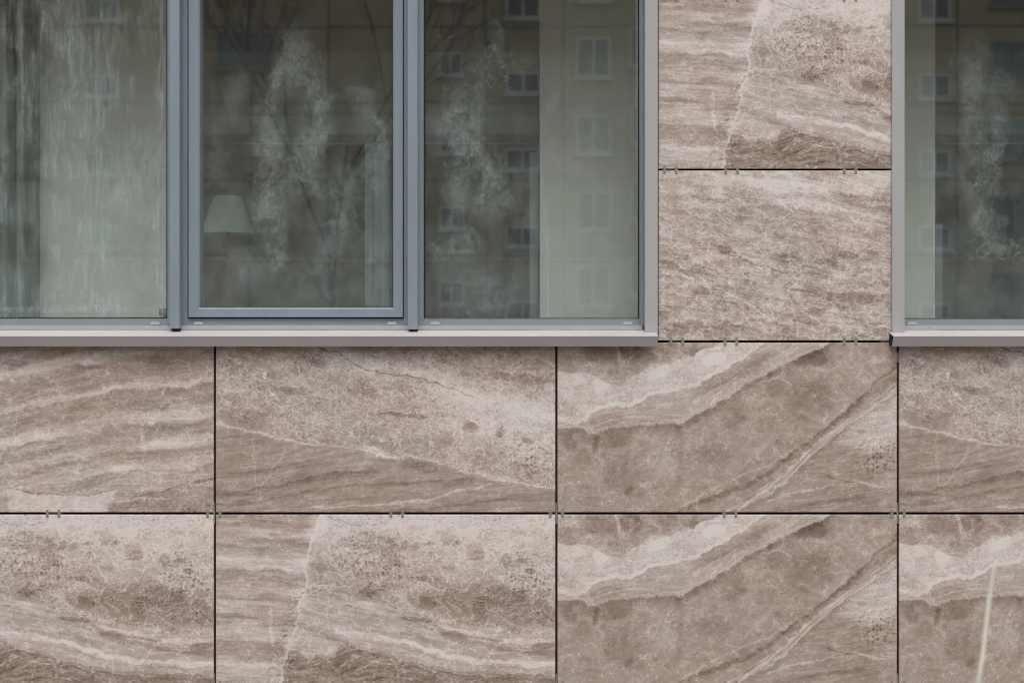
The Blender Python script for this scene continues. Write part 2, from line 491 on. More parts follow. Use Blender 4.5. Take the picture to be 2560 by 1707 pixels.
def print_fan():
    p = Print('marble_print_fan')
    crack = [(200, -20), (252, 8), (311, 32), (366, 61), (439, 80), (486, 83), (548, 102), (622, 127), (654, 137), (848, 190)]
    # lower-left fan of bedding rising to the right
    f1 = [(0, 372), (128, 361), (256, 332), (410, 312), (560, 290), (848, 270)]
    flow = curve(p.u, f1)
    F = p.streaks(flow, 0.17, 0.20, 9.0) + 0.47
    F = F + p.ln(f1, 3.0, -0.26, -50, 400, below=26) * 0.9
    F = F + p.ln([(0, 404), (128, 392), (256, 366), (410, 352), (560, 345), (700, 338)], 3, -0.16, -50, 640, below=16)
    F = F + p.ln([(0, 424), (256, 411), (366, 405), (512, 394), (622, 369), (676, 354), (848, 330)], 4.5, 0.26, 240, 690)
    F = F + p.ln([(0, 340), (128, 322), (256, 300), (410, 290)], 12, -0.10, -50, 300)
    F = F + p.ln([(400, 424), (560, 412), (676, 396), (790, 380), (848, 376)], 7, -0.16, 450, 900)
    F = F + p.bl(520, 310, 60, 12, -0.10, 6, 0.5)
    # upper right breccia
    B = p.mottle(0.22, 22) + p.breccia(9, 36, 0.6, 22) + p.hairs(24, 0.3, 22) + p.hairs(-12, 0.16, 24) + 0.52
    dc = p.pv - curve(p.pu, crack)
    B = B + dc.abs().step(34, 4) * 0.13
    pale = blob(p.P, 720, 190, 200, 78, 10, 0.55)
    B = B + pale * 0.24 + pale * (noise(p.u, p.v, 0.30, 0.34, 5.5, 3, 0.6).step(0.52, 0.66) * -0.20)
    B = B + blob(p.P, 560, 85, 80, 14, 10, 0.5) * 0.14 + blob(p.P, 330, 28, 90, 14, 24, 0.5) * 0.10
    for a in ((590, 42, 46, 16, -.16, 6), (770, 90, 90, 12, -.18, 6), (780, 40, 80, 18, -.12, 2), (470, 181, 62, 5, -.24, 4), (570, 180, 36, 6, -.20, 4),
              (190, 118, 50, 8, -.14, 4), (365, 118, 36, 18, -.10, 10), (250, 52, 34, 12, -.12, 20), (40, 55, 22, 14, -.15, 20), (60, 190, 80, 26, -.06, 0),
              (140, 80, 16, 8, -.12, 0), (230, 130, 14, 8, -.12, 0), (636, 211, 17, 14, -.30, 0), (713, 222, 12, 16, -.26, 0), (753, 224, 12, 6, -.24, 0),
              (430, 205, 22, 16, -.06, 0), (780, 245, 17, 7, -.3, 12)):
        B = B + p.bl(a[0], a[1], a[2], a[3], a[4], a[5], 0.3)
    B = cluster(p, B, 786, 285, 66, 44, 6.6)
    B = B + p.bl(122, 82, 4, 9, 0.4, 5) + p.bl(140, 130, 8, 4, 0.34, 40)
    dv_ = p.pv - curve(p.pu, [(0, 204), (91, 222), (201, 250), (274, 256), (366, 272), (420, 284), (500, 290), (567, 306), (676, 339), (848, 364)])
    t = mixf(dv_.step(-10, 10), B, F)
    t = t + dv_.abs().step(5.5, 0.5) * 0.22
    t = t + (dv_ - 1.0).abs().step(1.8, 0.2) * p.pu.step(260, 280) * -0.32
    t = t + p.bl(400, 272, 60, 9, 0.22, 14, 0.5) + p.bl(720, 342, 70, 8, 0.14, 12, 0.6)
    t = t + dc.abs().step(2.6, 0.3) * p.pu.step(240, 255) * p.pu.step(668, 640) * -0.40
    t = t + p.ln([(0, 60), (20, 62), (80, 100), (160, 150), (210, 205), (260, 240), (320, 262)], 2.0, -0.18, 60, 260)
    x1 = p.pu - curve(p.pv, [(0, 242), (60, 198), (90, 196), (424, 190)], 0, 424, 0, 848)
    t = t + x1.abs().step(2.0, 0.3) * p.pv.step(66, 58) * -0.30
    x2 = p.pu - curve(p.pv, [(0, 150), (230, 92), (300, 95), (370, 102), (424, 110)], 0, 424, 0, 848)
    t = t + x2.abs().step(2.6, 0.3) * p.pv.step(215, 235) * p.pv.step(390, 360) * 0.15
    x3 = p.pu - curve(p.pv, [(0, 250), (230, 185), (270, 170), (340, 125), (400, 105), (424, 100)], 0, 424, 0, 848)
    t = t + x3.abs().step(6.0, 0.3) * p.pv.step(250, 265) * p.pv.step(420, 380) * 0.12
    t = t + p.threads(0.22, 9) + p.net(0.30, 9, 0.49) * (1.0 - dv_.step(-10, 10) * 0.6) + p.grain(0.9)
    return p.finish(t - 0.01)


def print_diagonal():
    p = Print('marble_print_diagonal')
    A = [(0, 214), (53, 214), (87, 226), (143, 214), (225, 205), (304, 205), (338, 188), (398, 152), (435, 130), (510, 85), (585, 46), (641, 20), (671, 8), (700, -30), (848, -120)]
    B = [(0, 200), (40, 205), (65, 193), (98, 171), (196, 152), (255, 128), (304, 120), (379, 89), (435, 59), (472, 34), (510, 2), (560, -50), (848, -140)]
    C = [(0, 72), (80, 76), (110, 92), (154, 107), (190, 84), (225, 60), (304, 44), (371, 16), (398, 4), (450, -40), (848, -140)]
    Dg = [(380, 452), (428, 424), (454, 410), (529, 362), (585, 321), (622, 284), (697, 217), (772, 167), (848, 112)]
    da, db, dc = p.pv - curve(p.pu, A), p.pv - curve(p.pu, B), p.pv - curve(p.pu, C)
    dd = p.pv - curve(p.pu, Dg)
    fl = curve(p.u, A)
    top = p.mottle(0.22, 32) + p.breccia(16, 44, 0.5, 32) + 0.50
    for a in ((108, 20, 42, 32, -.13, -10), (182, 14, 28, 38, -.17, -18), (275, 14, 26, 20, -.12, 0), (330, 20, 26, 12, -.10, 0), (28, 45, 12, 14, -.10, 0)):
        top = top + p.bl(a[0], a[1], a[2], a[3], a[4], a[5], 0.14)
    top = top + p.bl(150, 20, 5, 34, 0.22, -14, 0.4)
    wht = p.mottle(0.22, 33) + 0.80
    we = voro(p.qu, p.qv, 40, 1.2, 3.3)
    wht = wht - we.step(0.07, 0.0) * 0.16 + p.bl(109, 104, 22, 16, 0.16, 0, 0.12) + p.bl(392, 40, 30, 15, 0.2, -14, 0.12) + p.bl(250, 75, 34, 14, 0.1, -20, 0.2)
    wht = wht + p.bl(150, 135, 60, 14, -0.08, -10, 0.6) + p.bl(20, 165, 40, 18, -0.10, 20, 0.5)
    mid = p.streaks(fl, 0.16, 0.18, 33.0) + 0.60
    mid = mid + p.bl(120, 195, 44, 16, -0.14, -6, 0.15) + p.bl(390, 100, 50, 20, -0.14, -30, 0.5) + p.bl(480, 60, 50, 18, -0.16, -30, 0.5)
    body = p.mottle(0.14, 34) + p.breccia(30, 74, 0.30, 35) + p.hairs(-34, 0.18, 35) + 0.47
    for a in ((630, 145, 60, 50, -.15, -30, .3), (383, 283, 42, 28, -.10, 0, .5), (439, 186, 30, 26, -.12, 0, .4), (547, 115, 34, 24, -.10, 0, .3),
              (31, 250, 16, 24, -.15, -20, .3), (65, 283, 14, 18, -.12, 0, .3), (147, 246, 42, 15, -.20, -6, .4), (95, 252, 7, 22, -.22, 10, .4),
              (158, 332, 42, 46, -.08, -20, .2), (214, 332, 18, 18, -.10, 0, .2), (70, 365, 18, 12, -.10, 0, .2), (190, 372, 26, 16, -.09, 0, .3),
              (300, 260, 16, 40, -.08, 0, .5), (90, 395, 30, 14, -.08, 0, .3)):
        body = body + p.bl(*a)
    body = body + p.bl(760, 60, 70, 50, 0.06, 0, 0.6) + p.bl(270, 300, 40, 40, 0.08, 0, 0.7) + p.bl(640, 185, 60, 8, 0.12, 20, 0.6)
    body = body + p.ln([(0, 424), (300, 410), (360, 380), (435, 345), (547, 294), (660, 218), (700, 180), (848, 90)], 5, 0.16, 300, 720)
    body = body + p.ln([(0, 440), (300, 424), (360, 396), (435, 372), (491, 345), (585, 279), (674, 210), (730, 165), (798, 96), (848, 58)], 9, -0.26, 300, 900)
    body = body + p.ln([(0, 430), (560, 300), (700, 196), (780, 128), (848, 88)], 12, -0.16, 560, 900)
    body = body + p.ln([(0, 320), (500, 100), (530, 92), (560, 94), (580, 104), (848, 300)], 2.6, 0.26, 508, 578)
    # below the main boundary the stone is dark and fades
    body = body + da.step(-2, 2) * da.step(30, 3) * -0.20 + p.bl(640, 40, 46, 20, -0.26, -12, 0.35)
    low = p.mottle(0.22, 36) + p.streaks(curve(p.u, [(0, 480), (620, 400), (848, 366)]), 0.14, 0.2, 36.0) + 0.46
    tri = blob(p.P, 830, 190, 120, 60, -30, 0.5) * (p.pv + p.pu * -0.25).step(110, 60)
    low = low + tri * 0.30 + tri * noise(p.u, p.v, 0.30, 0.34, 5.5, 3, 0.6).step(0.54, 0.66) * -0.25
    low = low + p.ln([(0, 200), (622, 322), (734, 350), (848, 367)], 2.2, -0.24, 625, 900) + p.ln([(0, 400), (520, 392), (622, 370), (680, 355), (848, 330)], 4, 0.22, 520, 690)
    low = low + p.bl(790, 356, 50, 5, 0.18, 12, 0.5) + p.bl(720, 392, 90, 8, -0.12, -5, 0.6) + p.bl(760, 222, 12, 6, -0.2, 0)
    low = cluster(p, low, 800, 285, 62, 44, 6.6)
    t = mixf(dc.step(-3, 4), top, wht)
    t = mixf(db.step(-3, 3), t, mid)
    t = mixf(da.step(-2, 2), t, body)
    t = t + (db + 5.0).abs().step(8, 2) * 0.12 * p.pu.step(40, 80)
    t = mixf(dd.step(8, 16), t, low)
    band = dd.step(-14, -6) * dd.step(16, 8)
    t = mixf(band, t, p.streaks(curve(p.u, Dg), 0.06, 0.55, 38.0) + 0.62)
    t = t + dd.step(10, 14) * dd.step(44, 14) * -0.10
    # little white flecks
    fk = voro(p.pu, p.pv, 34, 0.7, 8.8, 'F1')
    t = t + fk.step(0.09, 0.04) * da.step(0, 10) * noise(p.u, p.v, 0.02, 0.02, 4, 2, 0.5).step(0.48, 0.56) * 0.24
    t = t + p.threads(0.26, 11) + p.net(0.20, 11, 0.52) * (1.0 - da.step(0, 10) * 0.45) + p.grain(0.75)
    return p.finish(t)


PRINTS = {'seam': print_seam(), 'breccia': print_breccia(), 'waves': print_waves(), 'fan': print_fan(), 'diagonal': print_diagonal()}


# ------------------------------------------------------------------ plain materials
def plain(name, col, rough=0.5, spec=0.4, metal=0.0, vary=0.06, scale=8.0, streak=1.0, bump=0.0):
    m, nt, out = new_mat(name)
    tc = nt.nodes.new('ShaderNodeTexCoord')
    mp = nt.nodes.new('ShaderNodeMapping')
    mp.inputs['Scale'].default_value = (scale * streak, scale * streak, scale)
    nt.links.new(tc.outputs['Object'], mp.inputs[0])
    n = nt.nodes.new('ShaderNodeTexNoise')
    n.inputs['Scale'].default_value = 1.0
    n.inputs['Detail'].default_value = 6
    n.inputs['Roughness'].default_value = 0.65
    nt.links.new(mp.outputs[0], n.inputs['Vector'])
    f = V(nt, n.outputs['Fac'])
    c = ramp(f, [(0.25, tuple(max(0, x * (1 - vary * 1.6)) for x in col[:3]) + (1,)), (0.75, tuple(min(1, x * (1 + vary)) for x in col[:3]) + (1,))])
    b = nt.nodes.new('ShaderNodeBsdfPrincipled')
    nt.links.new(c.s, b.inputs['Base Color'])
    b.inputs['Roughness'].default_value = rough
    b.inputs['Specular IOR Level'].default_value = spec
    b.inputs['Metallic'].default_value = metal
    if bump:
        bp = nt.nodes.new('ShaderNodeBump')
        bp.inputs['Strength'].default_value = bump
        bp.inputs['Distance'].default_value = 0.01
        nt.links.new(f.s, bp.inputs['Height'])
        nt.links.new(bp.outputs[0], b.inputs['Normal'])
    nt.links.new(b.outputs[0], out.inputs[0])
    return m


M = {
    'frame': plain('blue_grey_powder_coat', rgb(133, 144, 153), 0.42, 0.4, vary=0.05, scale=3, streak=6),
    'flash': plain('light_grey_coated_steel', rgb(169, 167, 168), 0.45, 0.4, vary=0.04, scale=3, streak=5),
    'sill': plain('sill_coated_steel', rgb(188, 184, 183), 0.42, 0.4, vary=0.07, scale=9, streak=0.25),
    'edge': plain('beige_trim_edge', rgb(176, 166, 156), 0.6, 0.3, vary=0.08, scale=12),
    'gasket': plain('black_rubber_gasket', rgb(34, 30, 29), 0.7, 0.3, vary=0.2, scale=30),
    'sealant': plain('yellowed_sealant', rgb(112, 92, 70), 0.8, 0.2, vary=0.45, scale=26),
    'dark': plain('dark_cavity_membrane', rgb(22, 17, 16), 0.9, 0.1, vary=0.2, scale=5),
    'rail': plain('dark_brown_rail', rgb(58, 42, 38), 0.6, 0.3, vary=0.2, scale=10),
    'clip': plain('grey_green_clip_steel', rgb(130, 136, 124), 0.5, 0.4, vary=0.12, scale=60),
    'cap': plain('grey_plastic_cap', rgb(158, 162, 163), 0.5, 0.4, vary=0.05, scale=20),
    'screw': plain('zinc_screw_head', rgb(176, 174, 172), 0.35, 0.5, vary=0.1, scale=60),
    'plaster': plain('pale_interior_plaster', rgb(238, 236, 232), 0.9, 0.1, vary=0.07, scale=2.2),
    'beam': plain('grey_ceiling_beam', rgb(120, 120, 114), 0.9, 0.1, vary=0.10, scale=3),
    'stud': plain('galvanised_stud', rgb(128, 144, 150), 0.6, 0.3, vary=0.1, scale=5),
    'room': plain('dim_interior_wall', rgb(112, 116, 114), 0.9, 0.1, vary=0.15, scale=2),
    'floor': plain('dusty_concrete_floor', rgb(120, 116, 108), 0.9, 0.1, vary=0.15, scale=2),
    'teal': plain('teal_curtain_cloth', rgb(96, 124, 120), 0.9, 0.1, vary=0.2, scale=6, streak=3),
    'curtain': plain('blue_grey_curtain', rgb(140, 166, 176), 0.9, 0.1, vary=0.18, scale=6, streak=3),
    'shade': plain('white_lampshade_cloth', rgb(160, 166, 166), 0.9, 0.1, vary=0.05, scale=10),
    'wood': plain('brown_wood', rgb(62, 52, 44), 0.6, 0.3, vary=0.2, scale=9, streak=4),
    'bld': plain('ochre_panel_render', rgb(170, 155, 128), 0.95, 0.1, vary=0.14, scale=0.5, bump=0.2),
    'bld2': plain('grey_panel_render', rgb(140, 130, 112), 0.95, 0.1, vary=0.14, scale=0.6, bump=0.2),
    'joint': plain('dark_panel_joint', rgb(118, 108, 90), 0.95, 0.1, vary=0.2, scale=2),
    'upvc2': plain('grey_loggia_frame', rgb(128, 122, 108), 0.6, 0.3, vary=0.1, scale=2),
    'upvc': plain('white_window_plastic', rgb(190, 188, 182), 0.4, 0.4, vary=0.04, scale=2),
    'farglass': plain('dark_far_glass', rgb(92, 96, 92), 0.12, 0.6, vary=0.3, scale=0.8),
    'pipe': plain('yellow_gas_pipe_paint', rgb(206, 158, 52), 0.5, 0.4, vary=0.15, scale=2),
    'ground': plain('dry_earth_and_grass', rgb(130, 127, 120), 1.0, 0.1, vary=0.30, scale=1.6, bump=0.6),
    'stalk': plain('dry_straw', rgb(206, 200, 184), 0.7, 0.3, vary=0.10, scale=20),
    'roof': plain('dark_roof_felt', rgb(70, 68, 64), 0.95, 0.1, vary=0.2, scale=1),
}


# ------------------------------------------------------------------ glass with condensation, painted daylight haze and smears
def glass_material():
    m, nt, out = new_mat('smeared_window_glass')
    g = nt.nodes.new('ShaderNodeNewGeometry')
    x, y, z = split(V(nt, g.outputs['Position']))
    gy = 0.075
    u = x.madd(D / (D + gy) / S, 1280.0)
    v = z.madd(-D / (D + gy) / S, 853.0 + EYE * D / (D + gy) / S)
    wc = split(noise(u, v, 0.012, 0.012, 2.0, 6, 0.6, ret='Color'))
    wf = split(noise(u, v, 0.07, 0.05, 5.0, 4, 0.7, ret='Color'))
    wu = u + (wc[0] - 0.5) * 60.0 + (wf[0] - 0.5) * 7.0
    wv = v + (wc[1] - 0.5) * 80.0 + (wf[1] - 0.5) * 7.0
    P = vec(wu, wv)
    wisp = noise(wu, wv, 0.016, 0.012, 6.0, 7, 0.68)
    mid = noise(wu, wv, 0.05, 0.035, 9.0, 5, 0.7)
    speck = noise(u, v, 0.30, 0.26, 3.0, 3, 0.75)
    fleck = noise(u, v, 0.16, 0.12, 13.0, 4, 0.75)
    run = noise(u + (wf[0] - 0.5) * 6.0, v, 0.10, 0.012, 4.0, 6, 0.72)
    run2 = noise(u + (wc[0] - 0.5) * 16.0, v, 0.035, 0.004, 14.0, 5, 0.65)

    def sm(lst, soft=0.8):
        acc = None
        for a in lst:
            b = blob(P, a[0], a[1], a[2], a[3], a[4], soft) * a[5]
            acc = b if acc is None else acc + b
        return acc
    # hand smears on the two middle panes and on the right-hand window
    s = sm([(672, 330, 30, 110, 2, .9), (672, 500, 34, 110, -2, .9), (688, 610, 24, 60, -12, .7), (790, 250, 34, 90, -6, .85), (775, 370, 30, 80, 14, .85),
            (735, 150, 34, 70, 8, .7), (715, 440, 60, 70, 20, .6), (690, 200, 16, 60, 12, .6), (900, 240, 40, 22, 20, .5), (935, 320, 26, 70, -14, .75),
            (940, 430, 24, 90, 4, .55), (860, 500, 34, 70, 22, .7), (800, 470, 30, 30, -40, .5), (830, 600, 26, 70, 24, .5), (620, 660, 60, 34, 0, .55),
            (940, 640, 50, 130, 0, .35), (780, 700, 90, 60, 0, .25), (540, 420, 30, 140, 0, .22), (590, 240, 18, 60, 14, .4),
            (1135, 300, 54, 60, 0, .5), (1180, 250, 40, 100, 8, .5), (1245, 110, 14, 44, -12, .6), (1310, 150, 44, 30, 10, .35), (1160, 330, 44, 50, -20, .6),
            (1215, 420, 16, 90, -36, .6), (1190, 480, 46, 56, -10, .85), (1135, 480, 26, 90, 10, .5), (1165, 610, 26, 40, 0, .85), (1110, 610, 30, 40, 0, .55),
            (1250, 470, 40, 60, 0, .4), (1230, 730, 60, 60, 0, .5), (1120, 660, 50, 60, 0, .3), (1385, 258, 14, 18, 0, .3), (1330, 500, 30, 60, 0, .25),
            (2425, 180, 36, 70, 10, .6), (2440, 290, 40, 70, 0, .65), (2480, 400, 22, 130, 8, .95), (2450, 480, 34, 90, -6, .7), (2470, 560, 34, 40, 30, .7),
            (2510, 622, 54, 14, 5, .6), (2420, 640, 34, 20, 0, .25), (2500, 210, 44, 24, 0, .4), (2360, 420, 60, 90, 0, .15)])
    tex = wisp.step(0.38, 0.60) * 0.50 + mid.step(0.40, 0.64) * 0.38 + fleck.step(0.45, 0.7) * 0.22 + 0.04
    tex = tex * (speck - 0.5).madd(0.9, 1.0) * fleck.step(0.30, 0.62).madd(0.6, 0.4)
    dirt_haze = s.clamp() * (tex * 0.19 + 0.03)
    # wiped ring marks: a thin bright rim round darker drops
    rr = voro(u + (wf[0] - 0.5) * 26.0, v + (wf[1] - 0.5) * 26.0, 40, 0.8, 1.3, 'F1')
    gate = noise(u, v, 0.008, 0.008, 3, 2, 0.5).step(0.52, 0.60)
    dirt_haze = dirt_haze + (rr - 0.33).abs().step(0.07, 0.0) * gate * u.step(1080, 1110) * u.step(1300, 1260) * 0.08
    dirt_haze = dirt_haze + (rr - 0.36).abs().step(0.06, 0.0) * u.step(2400, 2430) * v.step(585, 600) * v.step(660, 645) * 0.12
    # first pane: mineral film in vertical runs with grainy specks
    left = u.step(430, 405)
    cover = noise(wu, wv, 0.010, 0.006, 8, 5, 0.62)
    grainy = noise(u, v, 0.55, 0.40, 23.0, 2, 0.6).step(0.50, 0.66) * run.step(0.36, 0.6) * cover.step(0.38, 0.56) * 0.22
    film = run.step(0.44, 0.70) * cover.step(0.36, 0.64) * fleck.step(0.3, 0.6) * 0.13 + run2.step(0.50, 0.66) * speck.step(0.4, 0.6) * 0.08 + cover.step(0.36, 0.66) * 0.03
    col1 = blob(vec(u + (wf[0] - 0.5) * 18, v), 170, 200, 60, 330, 0, 0.7) * (mid.step(0.35, 0.65) * 0.7 + 0.3) * 0.10
    col2 = (u + (wf[0] - 0.5) * 10.0 - 51.0).abs().step(13, 3) * (run.step(0.3, 0.6) + 0.3) * 0.08 + (u - 8.0).abs().step(12, 2) * 0.05
    edge = u.step(380, 400) * (run.step(0.4, 0.6)) * 0.10
    dirt_haze = dirt_haze + left * (film + grainy + col1 + col2 + edge)
    # condensation with droplets; its pale rise towards the foot also paints in daylight
    fog_daylight = v.step(-100, 600) * (wisp.step(0.3, 0.7) * 0.8 + mid * 0.4 + 0.25) * 0.075 + v.step(500, 800) * 0.055 + v.step(560, 790) * speck.step(0.54, 0.70) * 0.08 + 0.012
    low = (v + (wf[0] - 0.5) * 8.0 + (wc[0] - 0.5) * 14.0 - 774.0).abs().step(9, 2) * 0.08 * left
    dirt_haze = (dirt_haze + fog_daylight + low + fleck.step(0.62, 0.78) * 0.05).clamp()
    # droplet tracks on the third pane
    trk = ((u + (noise(u, v, 0.02, 0.03, 5, 3, 0.6) - 0.5) * 10.0) - 1369.0).abs().step(3.0, 0.5) * v.step(470, 620) * speck.step(0.48, 0.56) * 0.30
    clr = ((u + (noise(u, v, 0.02, 0.03, 6, 3, 0.6) - 0.5) * 8.0) - 1344.0).abs().step(2.4, 0.3) * v.step(420, 600) * speck.step(0.42, 0.58)
    dirt_haze = ((dirt_haze + trk) * (1.0 - clr * 0.9)).clamp()
    # Schlick reflection of the whole glazing unit, the same from both sides
    dt = nt.nodes.new('ShaderNodeVectorMath')
    dt.operation = 'DOT_PRODUCT'
    nt.links.new(g.outputs['Incoming'], dt.inputs[0])
    nt.links.new(g.outputs['True Normal'], dt.inputs[1])
    R = (1.0 - V(nt, dt.outputs['Value']).abs()).pow(5.0) * 0.72 + 0.28
    # slight waviness of the panes, seen only in what they mirror
    nb = nt.nodes.new('ShaderNodeTexNoise')
    nb.inputs['Scale'].default_value = 1.8
    nb.inputs['Detail'].default_value = 1.0
    bp = nt.nodes.new('ShaderNodeBump')
    bp.inputs['Strength'].default_value = 1.0
    bp.inputs['Distance'].default_value = 0.0004
    nt.links.new(g.outputs['Position'], nb.inputs['Vector'])
    nt.links.new(nb.outputs['Fac'], bp.inputs['Height'])
    gl = nt.nodes.new('ShaderNodeBsdfGlossy')
    gl.inputs['Roughness'].default_value = 0.0
    gl.inputs['Color'].default_value = (0.98, 0.96, 0.92, 1)
    nt.links.new(bp.outputs[0], gl.inputs['Normal'])
    tr = nt.nodes.new('ShaderNodeBsdfTransparent')
    tr.inputs['Color'].default_value = (0.90, 0.955, 0.925, 1)
    mx = nt.nodes.new('ShaderNodeMixShader')
    nt.links.new(R.clamp().s, mx.inputs[0])
    nt.links.new(tr.outputs[0], mx.inputs[1])
    nt.links.new(gl.outputs[0], mx.inputs[2])
    df = nt.nodes.new('ShaderNodeBsdfDiffuse')
    df.inputs['Color'].default_value = (0.58, 0.70, 0.675, 1)
    mx2 = nt.nodes.new('ShaderNodeMixShader')
    nt.links.new(dirt_haze.s, mx2.inputs[0])
    nt.links.new(mx.outputs[0], mx2.inputs[1])
    nt.links.new(df.outputs[0], mx2.inputs[2])
    nt.links.new(mx2.outputs[0], out.inputs[0])
    return m


def clear_material():
    m, nt, out = new_mat('inner_glass_face')
    tr = nt.nodes.new('ShaderNodeBsdfTransparent')
    tr.inputs['Color'].default_value = (0.97, 0.98, 0.97, 1)
    nt.links.new(tr.outputs[0], out.inputs[0])
    return m


M['glass'] = glass_material()
M['clear'] = clear_material()


# ------------------------------------------------------------------ mesh helpers
def link(name, me, parent=None):
    o = bpy.data.objects.new(name, me)
    COL.objects.link(o)
    if parent is not None:
        o.parent = parent
    return o


def tag(o, label=None, cat=None, group=None, kind=None):
    if label: o['label'] = label
    if cat: o['category'] = cat
    if group: o['group'] = group
    if kind: o['kind'] = kind
    return o


def empty(name, loc=(0, 0, 0)):
    o = bpy.data.objects.new(name, None)
    o.location = loc
    o.empty_display_size = 0.1
    COL.objects.link(o)
    return o


def bm_box(bm, x0, x1, y0, y1, z0, z1, bev=0.0):
    vs = [bm.verts.new(c) for c in ((x0, y0, z0), (x1, y0, z0), (x1, y1, z0), (x0, y1, z0), (x0, y0, z1), (x1, y0, z1), (x1, y1, z1), (x0, y1, z1))]
    fs = [bm.faces.new([vs[i] for i in f]) for f in ((0, 3, 2, 1), (4, 5, 6, 7), (0, 1, 5, 4), (1, 2, 6, 5), (2, 3, 7, 6), (3, 0, 4, 7))]
    if bev:
        es = list({e for f in fs for e in f.edges})
        bmesh.ops.bevel(bm, geom=es, offset=bev, segments=1, affect='EDGES')
    return fs


def finish(bm, name, mat, parent=None, smooth=False):
    bmesh.ops.recalc_face_normals(bm, faces=bm.faces)
    me = bpy.data.meshes.new(name)
    bm.to_mesh(me)
    bm.free()
    for mm in (mat if isinstance(mat, (list, tuple)) else [mat]):
        me.materials.append(mm)
    if smooth:
        for p in me.polygons:
            p.use_smooth = True
    return link(name, me, parent)


def box(name, x0, x1, y0, y1, z0, z1, mat, parent=None, bev=0.0):
    bm = bmesh.new()
    bm_box(bm, min(x0, x1), max(x0, x1), min(y0, y1), max(y0, y1), min(z0, z1), max(z0, z1), bev)
    return finish(bm, name, mat, parent)


def prism(name, prof, x0, x1, mat, parent=None):
    """profile of (y, z) points swept along x"""
    bm = bmesh.new()
    a = [bm.verts.new((x0, y, z)) for y, z in prof]
    b = [bm.verts.new((x1, y, z)) for y, z in prof]
    n = len(prof)
    for i in range(n):
        bm.faces.new((a[i], a[(i + 1) % n], b[(i + 1) % n], b[i]))
    bm.faces.new(a)
    bm.faces.new(b)
    return finish(bm, name, mat, parent)


def vprism(name, prof, z0, z1, mat, parent=None):
    """profile of (x, y) points swept up"""
    bm = bmesh.new()
    a = [bm.verts.new((x, y, z0)) for x, y in prof]
    b = [bm.verts.new((x, y, z1)) for x, y in prof]
    n = len(prof)
    for i in range(n):
        bm.faces.new((a[i], a[(i + 1) % n], b[(i + 1) % n], b[i]))
    bm.faces.new(a)
    bm.faces.new(b)
    return finish(bm, name, mat, parent)


def box_px(name, px0, px1, py0, py1, yf, yb, mat, parent=None, bev=0.0):
    """box whose front face (at depth yf) covers the given photo pixels"""
    return box(name, X(px0, yf), X(px1, yf), yf, yb, Z(py1, yf), Z(py0, yf), mat, parent, bev)


# ------------------------------------------------------------------ the setting: ground
bm = bmesh.new()
bmesh.ops.create_grid(bm, x_segments=24, y_segments=24, size=600)
g = finish(bm, 'ground', M['ground'])
tag(g, kind='structure')

# ------------------------------------------------------------------ tiled wall
HEAD = -90            # photo row of the window heads (above the frame)
wall = empty('tiled_wall', (0, 0, 0))
tag(wall, 'brown and cream marble-patterned tile cladding of large slabs around and below the windows', 'tiled wall')
CAV = 0.034


def tile(pr, u0, v0, x0, x1, y0, y1):
    """marble slab: photo px rectangle on the wall face, print coordinate (u0,v0) at its top-left"""
    th, bv = 0.010, 0.0016
    xa, xb = X(x0), X(x1)
    zt, zb = Z(y0), Z(y1)
    dy = random.uniform(-0.0006, 0.0006)
    bm = bmesh.new()
    uvl = bm.loops.layers.uv.new('UVMap')
    f0 = [bm.verts.new((x, dy, z)) for x, z in ((xa + bv, zb + bv), (xb - bv, zb + bv), (xb - bv, zt - bv), (xa + bv, zt - bv))]
    f1 = [bm.verts.new((x, dy + bv * 0.7, z)) for x, z in ((xa, zb), (xb, zb), (xb, zt), (xa, zt))]
    f2 = [bm.verts.new((x, dy + th, z)) for x, z in ((xa, zb), (xb, zb), (xb, zt), (xa, zt))]
    bm.faces.new(f0)
    bm.faces.new(f2[::-1])
    for i in range(4):
        j = (i + 1) % 4
        bm.faces.new((f1[i], f1[j], f0[j], f0[i]))
        bm.faces.new((f2[i], f2[j], f1[j], f1[i]))
    for f in bm.faces:
        for lp in f.loops:
            c = lp.vert.co
            px = c.x / S + 1280
            py = 853 - (c.z - EYE) / S
            lp[uvl].uv = ((px - x0 + u0) / 848.0, (py - y0 + v0) / 424.0)
    return finish(bm, 'tile', PRINTS[pr], wall)


COLS = [(-1174, -320), (-320, 534), (540, 1388), (1394, 2242), (2248, 3096), (3102, 3950)]
COLS = [(-1168, -320), (-314, 534), (540, 1388), (1394, 2242), (2248, 3096), (3102, 3950)]
ROW3 = ['diagonal', 'waves', 'fan', 'diagonal', 'fan', 'waves']
ROW4 = ['waves', 'seam', 'seam', 'diagonal', 'diagonal', 'seam']
ROW5 = ['fan', 'diagonal', 'waves', 'breccia', 'seam', 'fan']
for k, (a, b) in enumerate(COLS):
    tile(ROW3[k], 0, 0, a, b, 856, 1279.5)
    tile(ROW4[k], 0, 0, a, b, 1285.5, 1708)
    tile(ROW5[k], 0, 0, a, b, 1713.5, 1978)
for pr, y0, y1, u0 in (('seam', -3, 421.5, 0), ('breccia', 426.5, 850.5, 0)):
    tile(pr, u0, 0, 1645.6, 2229.5, y0, y1)
tile('fan', 200, 424 - (-8.5 - HEAD), 1645.6, 2229.5, HEAD, -8.5)
for xa, xb in ((-1600, -806), (3560, 3950)):
    tile('breccia', 0, 0, xa, xb, 426.5, 850.5)
    tile('seam', 0, 0, xa, xb, -3, 421.5)
for k, (a, b) in enumerate(COLS):
    tile(ROW5[k], 0, 0, a, b, HEAD - 6 - 424, HEAD - 6)
